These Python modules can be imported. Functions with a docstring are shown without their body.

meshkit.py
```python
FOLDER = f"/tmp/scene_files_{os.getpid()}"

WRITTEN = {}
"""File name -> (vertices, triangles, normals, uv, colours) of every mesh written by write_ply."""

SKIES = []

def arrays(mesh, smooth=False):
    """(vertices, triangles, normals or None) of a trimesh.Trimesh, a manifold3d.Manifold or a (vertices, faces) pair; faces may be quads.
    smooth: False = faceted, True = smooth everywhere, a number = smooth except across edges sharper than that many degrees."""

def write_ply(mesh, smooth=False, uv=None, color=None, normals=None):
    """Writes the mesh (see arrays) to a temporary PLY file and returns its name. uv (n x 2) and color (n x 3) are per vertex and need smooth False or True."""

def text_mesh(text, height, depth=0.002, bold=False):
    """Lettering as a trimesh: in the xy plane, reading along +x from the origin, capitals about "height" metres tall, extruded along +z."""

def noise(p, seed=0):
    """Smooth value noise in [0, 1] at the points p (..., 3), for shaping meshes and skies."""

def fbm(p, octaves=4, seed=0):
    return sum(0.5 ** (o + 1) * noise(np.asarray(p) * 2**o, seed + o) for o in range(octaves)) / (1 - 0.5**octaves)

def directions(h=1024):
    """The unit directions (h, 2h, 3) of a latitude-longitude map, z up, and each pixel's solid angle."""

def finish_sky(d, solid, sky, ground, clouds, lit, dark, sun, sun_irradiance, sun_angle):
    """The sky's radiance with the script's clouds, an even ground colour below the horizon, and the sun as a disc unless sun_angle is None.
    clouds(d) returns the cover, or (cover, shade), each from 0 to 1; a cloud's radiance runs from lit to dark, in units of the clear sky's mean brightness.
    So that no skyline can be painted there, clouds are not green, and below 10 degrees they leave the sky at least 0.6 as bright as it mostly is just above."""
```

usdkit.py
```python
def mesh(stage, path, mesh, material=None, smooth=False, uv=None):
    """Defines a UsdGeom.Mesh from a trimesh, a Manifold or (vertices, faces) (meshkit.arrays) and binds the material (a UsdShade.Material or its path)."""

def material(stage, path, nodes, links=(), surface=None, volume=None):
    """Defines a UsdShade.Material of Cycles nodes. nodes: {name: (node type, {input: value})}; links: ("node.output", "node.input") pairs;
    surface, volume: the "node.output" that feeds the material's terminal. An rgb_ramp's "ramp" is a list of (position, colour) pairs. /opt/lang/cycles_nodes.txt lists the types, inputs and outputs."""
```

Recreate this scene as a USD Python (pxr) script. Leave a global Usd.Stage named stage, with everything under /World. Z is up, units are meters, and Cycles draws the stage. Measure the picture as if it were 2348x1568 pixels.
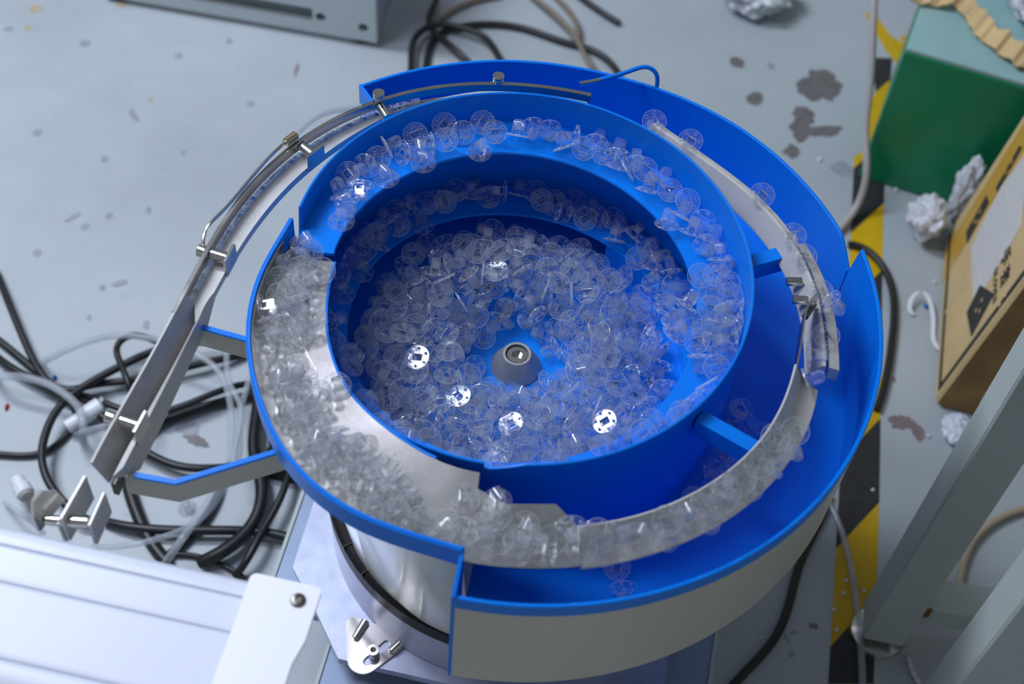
import math, numpy as np, trimesh, usdkit, meshkit
import shapely.geometry as sg
from scipy.interpolate import splprep, splev
from pxr import Usd, UsdGeom, UsdLux, Gf, Sdf, UsdShade, Vt

stage = Usd.Stage.CreateInMemory()
UsdGeom.SetStageUpAxis(stage, 'Z'); UsdGeom.SetStageMetersPerUnit(stage, 1.0)
UsdGeom.Xform.Define(stage, '/World')
# ---------------------------------------------------------------- camera (50 mm lens, held at eye height, looking down)
PITCH, ROLL = math.radians(53.754), math.radians(5.522)
fwd = np.array([0, math.cos(PITCH), -math.sin(PITCH)]); right0 = np.array([1., 0, 0]); up0 = np.cross(right0, fwd)
right = math.cos(ROLL)*right0 + math.sin(ROLL)*up0; up = -math.sin(ROLL)*right0 + math.cos(ROLL)*up0
cam = UsdGeom.Camera.Define(stage, '/World/camera')
m = Gf.Matrix4d(1.0)
for i, v in enumerate((right, up, -fwd)): m.SetRow(i, Gf.Vec4d(*map(float, v), 0))
m.SetRow(3, Gf.Vec4d(-0.0059, -0.7881, 1.6028, 1))
cam.AddTransformOp().Set(m)
cam.CreateHorizontalApertureAttr(36.0); cam.CreateVerticalApertureAttr(36.0*1568/2348)
cam.CreateFocalLengthAttr(36.0*3271.9/2348)
cam.CreateFStopAttr(4.5); cam.CreateFocusDistanceAttr(1.35)
cam.CreateExposureAttr(-0.10)
# ---------------------------------------------------------------- light: fluorescent battens under a workshop ceiling, dim room around
def rect(name, pos, target, w, h, power, color):
    l = UsdLux.RectLight.Define(stage, '/World/'+name)
    l.CreateWidthAttr(w); l.CreateHeightAttr(h); l.CreateIntensityAttr(power); l.CreateColorAttr(Gf.Vec3f(*color)); l.CreateNormalizeAttr(False)
    z = np.array(pos, float)-np.array(target, float); z /= np.linalg.norm(z)
    x = np.cross([0, 1, 0], z); x /= np.linalg.norm(x); y = np.cross(z, x)
    mm = Gf.Matrix4d(1.0)
    for i, v in enumerate((x, y, z)): mm.SetRow(i, Gf.Vec4d(*map(float, v), 0))
    mm.SetRow(3, Gf.Vec4d(*map(float, pos), 1)); l.AddTransformOp().Set(mm)
COOL, NEUT = (0.80, 0.82, 1.0), (0.80, 0.895, 1.0)
rect('batten_light_key', (-1.60, 1.00, 2.80), (-1.0, 0.7, 0), 1.1, 0.30, 62.0, NEUT)
rect('batten_light_mid', (-0.36, 1.30, 2.80), (-0.36, 1.30, 0), 0.40, 0.08, 14.0, COOL)
rect('batten_light_near', (-1.45, 0.10, 2.80), (-1.2, 0.05, 0.0), 1.2, 0.30, 30.0, COOL)
dome = UsdLux.DomeLight.Define(stage, '/World/room_glow'); dome.CreateIntensityAttr(0.080); dome.CreateColorAttr(Gf.Vec3f(0.94, 0.97, 1.0))

# ---------------------------------------------------------------- tables, world metres (brackets: millimetres and quaternion)
D={
 'tray_in':[(-0.1671,-0.0102,0.634),(-0.1677,-0.0443,0.634),(-0.1641,-0.0758,0.634),(-0.1497,-0.1205,0.634),(-0.1338,-0.1467,0.634),(-0.1011,-0.1734,0.634),(-0.0698,-0.1946,0.634),(-0.0501,-0.2021,0.634),(-0.0213,-0.2077,0.634)],
 'tray_wall':[(-0.2074,0.0133,0.66),(-0.2134,-0.0132,0.6594),(-0.2224,-0.0442,0.6588),(-0.2242,-0.0781,0.6582),(-0.2205,-0.1158,0.6575),(-0.2084,-0.1583,0.6569),(-0.1941,-0.1846,0.6563),(-0.1775,-0.2127,0.6557),(-0.1656,-0.228,0.6551),(-0.1343,-0.2532,0.6545),(-0.1093,-0.2648,0.6538),(-0.0878,-0.273,0.6532),(-0.0533,-0.2811,0.6526),(-0.0282,-0.2865,0.652)],
 'skirt_bot':[(-0.162,-0.0727,0.298),(-0.1535,-0.0932,0.298),(-0.1412,-0.117,0.298),(-0.1235,-0.1387,0.298),(-0.0976,-0.1621,0.298),(-0.0645,-0.1842,0.298),(-0.0397,-0.1937,0.298)],
 'track_out':[(-0.0257,-0.2868,0.63),(0.0044,-0.2886,0.63),(0.038,-0.285,0.63),(0.0828,-0.2751,0.63),(0.1169,-0.2625,0.63),(0.1452,-0.2477,0.63),(0.1656,-0.2351,0.63),(0.1898,-0.2145,0.63),(0.208,-0.1917,0.63),(0.2269,-0.1637,0.63),(0.2448,-0.1283,0.63),(0.2527,-0.0951,0.63)],
 'fence':[(0.0571,-0.2572,0.652),(0.0818,-0.2511,0.652),(0.1082,-0.241,0.652),(0.1337,-0.227,0.652),(0.1684,-0.1992,0.652),(0.1953,-0.1694,0.652),(0.2093,-0.1444,0.652),(0.2221,-0.1169,0.652),(0.2316,-0.0846,0.652),(0.2372,-0.0447,0.652),(0.2403,-0.0247,0.652),(0.2449,-0.0144,0.652),(0.2535,-0.0071,0.652)],
 'plate_in':[(-0.0213,-0.2077,0.634),(-0.0214,-0.2225,0.634),(0.0015,-0.2337,0.634),(0.0404,-0.2294,0.634),(0.0583,-0.2471,0.634)],
 'slot_rail':[(0.1096,0.2029,0.63),(0.13,0.1852,0.63),(0.1513,0.1682,0.63),(0.1766,0.1465,0.63),(0.2025,0.1236,0.63),(0.2158,0.1051,0.63),(0.2315,0.08,0.63),(0.2498,0.0452,0.63),(0.2589,0.0065,0.63),(0.2627,-0.0315,0.63),(0.2622,-0.0686,0.63)],
 'guide':[(0.0471,0.2172,0.642),(0.0196,0.2211,0.642),(-0.0163,0.2222,0.642),(-0.052,0.2197,0.642),(-0.0939,0.2091,0.642),(-0.1214,0.1993,0.642),(-0.1481,0.1862,0.642),(-0.1738,0.1687,0.642),(-0.193,0.1494,0.642),(-0.2084,0.1317,0.642),(-0.2306,0.1002,0.642),(-0.2462,0.0743,0.642),(-0.2595,0.0384,0.642),(-0.273,0.0015,0.642),(-0.2811,-0.047,0.642),(-0.2846,-0.0778,0.642),(-0.2987,-0.1363,0.642),(-0.3139,-0.203,0.642),(-0.3192,-0.2378,0.642)],
 'guide_plate':[(0.0436,0.2246,0.628),(0.003,0.2274,0.628),(-0.0521,0.2247,0.628),(-0.0975,0.2112,0.628),(-0.1327,0.1886,0.628),(-0.1576,0.1624,0.628),(-0.1763,0.1433,0.628),(-0.1901,0.1234,0.628),(-0.205,0.1048,0.628),(-0.2171,0.0901,0.628),(-0.228,0.0725,0.628),(-0.2383,0.0457,0.628),(-0.2512,0.0001,0.628),(-0.2618,-0.0391,0.628),(-0.2668,-0.0716,0.628),(-0.2689,-0.0904,0.628),(-0.2772,-0.1315,0.628),(-0.2881,-0.191,0.628),(-0.2913,-0.2192,0.628)],
 'tape_l':[(0.5368,1.1863,0.0),(0.5015,0.8373,0.0),(0.4883,0.6623,0.0),(0.469,0.5097,0.0),(0.4493,0.2831,0.0),(0.4291,0.0838,0.0),(0.4176,-0.0245,0.0),(0.4112,-0.0748,0.0)],
 'tape_r':[(0.6033,1.1959,0.0),(0.5518,0.844,0.0),(0.5329,0.6334,0.0),(0.5178,0.4683,0.0),(0.4974,0.2539,0.0),(0.4834,0.0897,0.0),(0.4721,-0.0188,0.0),(0.4669,-0.0691,0.0)],
}
BLACK=[
 ([(-0.3668,0.3332,0.0062),(-0.4119,0.3177,0.03),(-0.4455,0.3093,0.03),(-0.4775,0.2946,0.03),(-0.522,0.2606,0.03),(-0.5592,0.2247,0.03),(-0.5814,0.1898,0.03),(-0.5876,0.1521,0.03),(-0.5843,0.1196,0.03),(-0.571,0.089,0.03),(-0.5522,0.0658,0.03),(-0.5297,0.0466,0.03),(-0.5029,0.0412,0.0062)],0.0055,'thick black cable looping wide under the steel chute, its round bend by the white connector'),
 ([(-0.7366,0.4198,0.0062),(-0.6868,0.3403,0.017),(-0.6533,0.2888,0.017),(-0.6254,0.2512,0.017),(-0.6076,0.2349,0.017),(-0.5853,0.227,0.017),(-0.5534,0.2378,0.017),(-0.5044,0.2513,0.017),(-0.4805,0.2612,0.017),(-0.4137,0.2905,0.017),(-0.3641,0.3187,0.0062)],0.005,'black cable running down from the floor edge and bending sharply under the steel chute'),
 ([(-0.7031,0.3054,0.0062),(-0.6663,0.2806,0.0062),(-0.6298,0.2547,0.0062),(-0.601,0.2347,0.0062),(-0.5751,0.2132,0.0062),(-0.5617,0.1907,0.0062),(-0.561,0.1704,0.0062)],0.0055,'black cable entering at the floor edge and curling behind the white push-in connector'),
 ([(-0.6948,0.2772,0.0062),(-0.6412,0.2419,0.0175),(-0.6019,0.2247,0.0175),(-0.5563,0.2044,0.0175),(-0.5172,0.185,0.0175),(-0.4822,0.1575,0.0175),(-0.453,0.1409,0.0175),(-0.4195,0.129,0.0175),(-0.3802,0.1282,0.0175),(-0.3448,0.1417,0.0062)],0.0055,'black cable crossing diagonally below the chute towards the rear support arm'),
 ([(-0.4843,0.3228,0.0062),(-0.4959,0.3061,0.042),(-0.5175,0.3035,0.042),(-0.5264,0.2894,0.042),(-0.5165,0.2606,0.042),(-0.4981,0.2291,0.042),(-0.4917,0.2194,0.0062)],0.0045,'thin black cable bent into a small hook over the big cable loop'),
 ([(-0.6508,0.1268,0.0062),(-0.6177,0.1284,0.0055),(-0.5918,0.1366,0.0055),(-0.5776,0.1508,0.0055),(-0.5674,0.173,0.0062)],0.004,'thin black cable ending in the white push-in connector'),
 ([(-0.5697,0.2257,0.0062),(-0.5072,0.199,0.029),(-0.472,0.1943,0.029),(-0.4247,0.212,0.029),(-0.3945,0.2321,0.029),(-0.3493,0.2713,0.0062)],0.0045,'black cable passing behind the chute towards the bowl, upper of a pair'),
 ([(-0.4707,0.1738,0.0065),(-0.4523,0.195,0.0085),(-0.4225,0.2162,0.0085),(-0.3857,0.2344,0.0085),(-0.343,0.2533,0.0065)],0.0065,'thicker black cable passing behind the chute, lower of a pair'),
 ([(-0.4858,0.131,0.0085),(-0.4709,0.0941,0.008),(-0.4497,0.0554,0.008),(-0.4277,0.0239,0.008),(-0.3998,-0.0036,0.0085)],0.0085,'broad flat black cable dropping from the blue support arm to the white profile'),
 ([(-0.4903,0.0457,0.0062),(-0.4266,0.0361,0.016),(-0.3731,0.0401,0.016),(-0.2928,0.0465,0.016),(-0.2595,0.0427,0.016),(-0.2331,0.031,0.016),(-0.2152,0.0175,0.0062)],0.006,'black cable running level in front of the others onto the grey base plate'),
 ([(-0.343,0.2704,0.0085),(-0.3289,0.2085,0.02),(-0.3214,0.1556,0.02),(-0.3066,0.1182,0.02),(-0.301,0.0932,0.02),(-0.3024,0.0648,0.02),(-0.3128,0.039,0.02),(-0.3302,0.0171,0.02),(-0.3604,0.0006,0.0085)],0.0085,'thick taped black cable hanging beside the bowl and curving down to the white profile'),
 ([(-0.2762,0.1626,0.0062),(-0.2734,0.1119,0.026),(-0.2799,0.0764,0.026),(-0.2892,0.0463,0.026),(-0.2989,0.0113,0.026),(-0.3153,-0.0112,0.0062)],0.005,'thin black cable hanging nearest the bowl and crossing the taped cable'),
 ([(-0.3629,0.1331,0.0062),(-0.3592,0.101,0.0065),(-0.3679,0.0621,0.0065),(-0.3836,0.0325,0.0065),(-0.4023,0.0063,0.0062)],0.006,'black cable in shadow behind the clear tubes'),
 ([(-0.3951,0.0101,0.0062),(-0.3683,0.0106,0.005),(-0.3284,-0.0001,0.005),(-0.3042,-0.013,0.0062)],0.0035,'very thin black cable just behind the white profile'),
 ([(-0.2071,0.8717,0.02),(-0.2115,0.9318,0.02),(-0.2038,0.9744,0.02),(-0.1826,0.9954,0.02),(-0.1361,0.9957,0.02),(-0.0988,0.9789,0.02),(-0.0786,0.9505,0.02),(-0.0617,0.9171,0.02)],0.0055,'black cable making the small round loop behind the blue pan'),
 ([(-0.1853,1.0665,0.017),(-0.1912,1.0276,0.017),(-0.1893,0.9979,0.017),(-0.1653,0.9676,0.017),(-0.1376,0.9403,0.017),(-0.1067,0.9155,0.0062)],0.0055,'black cable coming from the machine frame and running straight behind the pan'),
 ([(-0.1853,0.8944,0.0062),(-0.1859,0.9492,0.0075),(-0.1725,0.9898,0.0075),(-0.1376,1.014,0.0075),(-0.0952,1.0254,0.0075),(-0.0371,1.023,0.0075),(0.0366,0.9984,0.0075),(0.073,0.9889,0.0075),(0.1025,0.969,0.0075),(0.1253,0.9325,0.0062)],0.0055,'long black cable arching behind the blue pan to the hooked wire'),
 ([(0.0447,1.1241,0.0062),(0.0757,1.0954,0.006),(0.1211,1.0601,0.0062)],0.0055,'black cable stub with a cut end lying alone on the floor'),
 ([(0.4776,0.6212,0.0062),(0.5029,0.6137,0.0068),(0.5238,0.5886,0.0068),(0.5351,0.5529,0.0068),(0.5357,0.4967,0.0068),(0.5275,0.4413,0.0068),(0.5165,0.3872,0.0068),(0.4982,0.3272,0.0062)],0.0055,'black cable bowing out over the hazard tape beside the blue pan'),
 ([(0.425,0.1883,0.0062),(0.405,0.1311,0.0062),(0.3813,0.0755,0.0062),(0.366,0.0197,0.0062),(0.3467,-0.026,0.0062),(0.3058,-0.0782,0.0062),(0.2845,-0.1078,0.0062)],0.0055,'black cable curving over the floor between the cream pan and the hazard tape'),
]
CLEAR=[
 ([(-0.6317,0.2724,0.0062),(-0.5688,0.2661,0.066),(-0.5279,0.286,0.066),(-0.4823,0.2879,0.066),(-0.4277,0.2752,0.066),(-0.3819,0.2469,0.066),(-0.3626,0.2149,0.066),(-0.3505,0.176,0.066),(-0.3397,0.1123,0.066)],0.0045,'clear air hose arching over the black cables and down beside the bowl'),
 ([(-0.6841,0.2405,0.0062),(-0.6267,0.2168,0.052),(-0.5967,0.2107,0.052),(-0.5691,0.1962,0.052),(-0.5489,0.1789,0.052),(-0.538,0.1582,0.052),(-0.5513,0.1634,0.0062)],0.0055,'clear air hose bending down into the white push-in connector'),
 ([(-0.5497,0.1663,0.0062),(-0.5132,0.1454,0.064),(-0.4948,0.1534,0.064),(-0.4716,0.2024,0.0062)],0.004,'short clear hose leaving the white connector towards the chute'),
 ([(-0.3754,0.2762,0.08),(-0.3688,0.2456,0.08),(-0.3562,0.2128,0.08),(-0.3414,0.191,0.08),(-0.3351,0.1523,0.08),(-0.3302,0.0986,0.08)],0.004,'clear hose hanging straight below the short support arm'),
 ([(-0.3381,0.2424,0.07),(-0.3405,0.2046,0.07),(-0.338,0.1649,0.07),(-0.3298,0.111,0.07),(-0.3371,0.0788,0.07),(-0.3547,0.0341,0.07),(-0.3855,0.0057,0.07),(-0.4185,-0.0103,0.07),(-0.495,0.0102,0.0062)],0.004,'long clear hose sweeping from the bowl to the white profile'),
 ([(-0.3427,0.0736,0.083),(-0.3513,0.0452,0.083),(-0.3608,0.0202,0.083),(-0.3709,-0.0057,0.083),(-0.403,-0.0028,0.0062)],0.005,'clear hose crossing steeply in front of the black cables'),
 ([(-0.6197,0.0583,0.0062),(-0.5849,0.0312,0.03),(-0.5645,0.0271,0.0062)],0.003,'thin clear hose plugged into the white fitting at the profile'),
 ([(0.4206,0.1813,0.0062),(0.4404,0.1251,0.007),(0.4487,0.0701,0.007),(0.4516,0.0224,0.007),(0.4526,-0.0354,0.007),(0.451,-0.0855,0.0062)],0.0045,'clear hose lying along the hazard tape and past the table foot'),
]
OTHER=[
 ([(0.47,0.8883,0.26),(0.4759,0.8328,0.21),(0.4824,0.795,0.16),(0.4861,0.7553,0.11),(0.4953,0.7102,0.065),(0.4923,0.6889,0.025),(0.4655,0.6477,0.0085),(0.4414,0.6163,0.0066)],0.0055,'pale grey cable lying along the hazard tape beside the green block'),
 ([(0.6892,0.1946,0.0062),(0.6459,0.1739,0.008),(0.6059,0.133,0.008),(0.5902,0.097,0.008),(0.5839,0.0697,0.0062)],0.005,'beige hose curving on the floor behind the cream table frame'),
 ([(-0.175,1.0262,0.0062),(-0.1426,1.0647,0.008),(-0.0796,1.1003,0.0062)],0.0045,'brownish cable curving away from the small black loop'),
 ([(-0.0321,1.1073,0.0062),(0.0224,1.0364,0.022),(0.0538,0.9878,0.022),(0.0699,0.9486,0.022),(0.1009,0.9241,0.0062)],0.0045,'brown cable sloping down behind the pan, the lower of two'),
 ([(0.0082,1.1131,0.0062),(0.0383,1.0642,0.014),(0.053,1.0178,0.014),(0.0554,1.0004,0.0062)],0.0045,'brown cable bent at its end, the upper of two behind the pan'),
]
STAINS=[(0.4539,0.9643,np.float64(0.0334),np.float64(0.0371),0.3,0),(0.4256,0.8901,np.float64(0.0172),np.float64(0.0196),0,0),(0.4171,0.8548,np.float64(0.0184),np.float64(0.0233),0,0),(0.4556,0.86,np.float64(0.0282),np.float64(0.0117),0.2,0),(0.3186,0.9992,np.float64(0.0124),np.float64(0.0116),0,0),(0.3456,0.918,np.float64(0.0136),np.float64(0.0141),0.2,0),(0.4014,0.8069,np.float64(0.0125),np.float64(0.0133),0.2,0),(0.3748,0.9976,np.float64(0.0066),np.float64(0.0073),0,1),(0.4788,0.9626,np.float64(0.0131),np.float64(0.0124),0.4,0),(0.4789,0.7825,np.float64(0.0153),np.float64(0.017),0,1),(-0.7327,0.8957,np.float64(0.0082),np.float64(0.0071),0,1),(-0.8613,0.9126,np.float64(0.0069),np.float64(0.0062),0,1),(-0.5808,0.8884,np.float64(0.0076),np.float64(0.006),-0.3,1),(-0.6215,0.749,np.float64(0.0059),np.float64(0.017),0.6,1),(-0.6417,0.6528,np.float64(0.0052),np.float64(0.0063),0,1),(-0.5293,0.6813,np.float64(0.0046),np.float64(0.0045),0,1),(-0.6371,0.5189,np.float64(0.0056),np.float64(0.0059),0.3,1),(-0.6597,0.5328,np.float64(0.0123),np.float64(0.0042),0.9,1),(-0.6083,0.5436,np.float64(0.005),np.float64(0.0068),0,1),(-0.5549,0.5615,np.float64(0.0038),np.float64(0.0068),0.3,1),(-0.5852,0.412,np.float64(0.0042),np.float64(0.0055),0,1),(-0.5107,0.3556,np.float64(0.0042),np.float64(0.0067),0.4,1),(-0.5901,0.3589,np.float64(0.0036),np.float64(0.0045),0,1),(-0.5631,0.4226,np.float64(0.0097),np.float64(0.0055),0.3,1),(-0.6913,0.4626,np.float64(0.006),np.float64(0.0065),0.4,1),(-0.5088,0.9326,np.float64(0.0042),np.float64(0.0062),0,1),(-0.4481,0.7975,np.float64(0.0061),np.float64(0.0048),-0.3,1),(-0.3905,0.8826,np.float64(0.0028),np.float64(0.0139),0,2),(-0.8335,0.9653,np.float64(0.0098),np.float64(0.0086),-0.3,3),(-0.697,0.9926,np.float64(0.0085),np.float64(0.0064),0,3),(-0.8326,0.9188,np.float64(0.0055),np.float64(0.0052),0,3),(-0.603,0.786,np.float64(0.0033),np.float64(0.0058),0,3),(-0.7547,0.6926,np.float64(0.0064),np.float64(0.0074),0,1),(-0.4188,0.1941,np.float64(0.0146),np.float64(0.011),0.3,1),(-0.4041,0.1788,np.float64(0.0169),np.float64(0.0067),-0.3,0),(0.3974,-0.0005,np.float64(0.0049),np.float64(0.0041),0,2),(0.3726,-0.0119,np.float64(0.0049),np.float64(0.0023),0.2,1),(0.3642,-0.0214,np.float64(0.0022),np.float64(0.0052),0.4,1),(0.3688,-0.041,np.float64(0.0033),np.float64(0.0046),-0.5,1),(0.4587,-0.0876,np.float64(0.0032),np.float64(0.0034),0,1),(0.5286,0.3859,np.float64(0.0025),np.float64(0.0045),0,2),(0.5317,0.3137,np.float64(0.0157),np.float64(0.0116),0.3,2),(0.5518,0.3054,np.float64(0.0085),np.float64(0.0159),0.3,2)]
DEBRIS=[((0.5856,0.5208,0.003),0.006,'b'),((0.6023,0.5683,0.003),0.004,'w'),((0.3314,-0.0239,0.003),0.0035,'w'),((0.4228,0.0236,0.003),0.004,'w'),((0.4373,0.0473,0.003),0.004,'w'),((0.4417,0.0653,0.003),0.004,'w'),((0.4629,0.0536,0.003),0.004,'w'),((0.4251,-0.0037,0.003),0.004,'w'),((0.4852,0.2022,0.003),0.004,'w'),((0.5679,0.2961,0.003),0.004,'w'),((0.5603,0.7453,0.003),0.005,'w'),((0.4446,0.7937,0.003),0.005,'w'),((-0.6096,0.2536,0.003),0.005,'b'),((-0.6588,0.2008,0.003),0.005,'r')]
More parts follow.
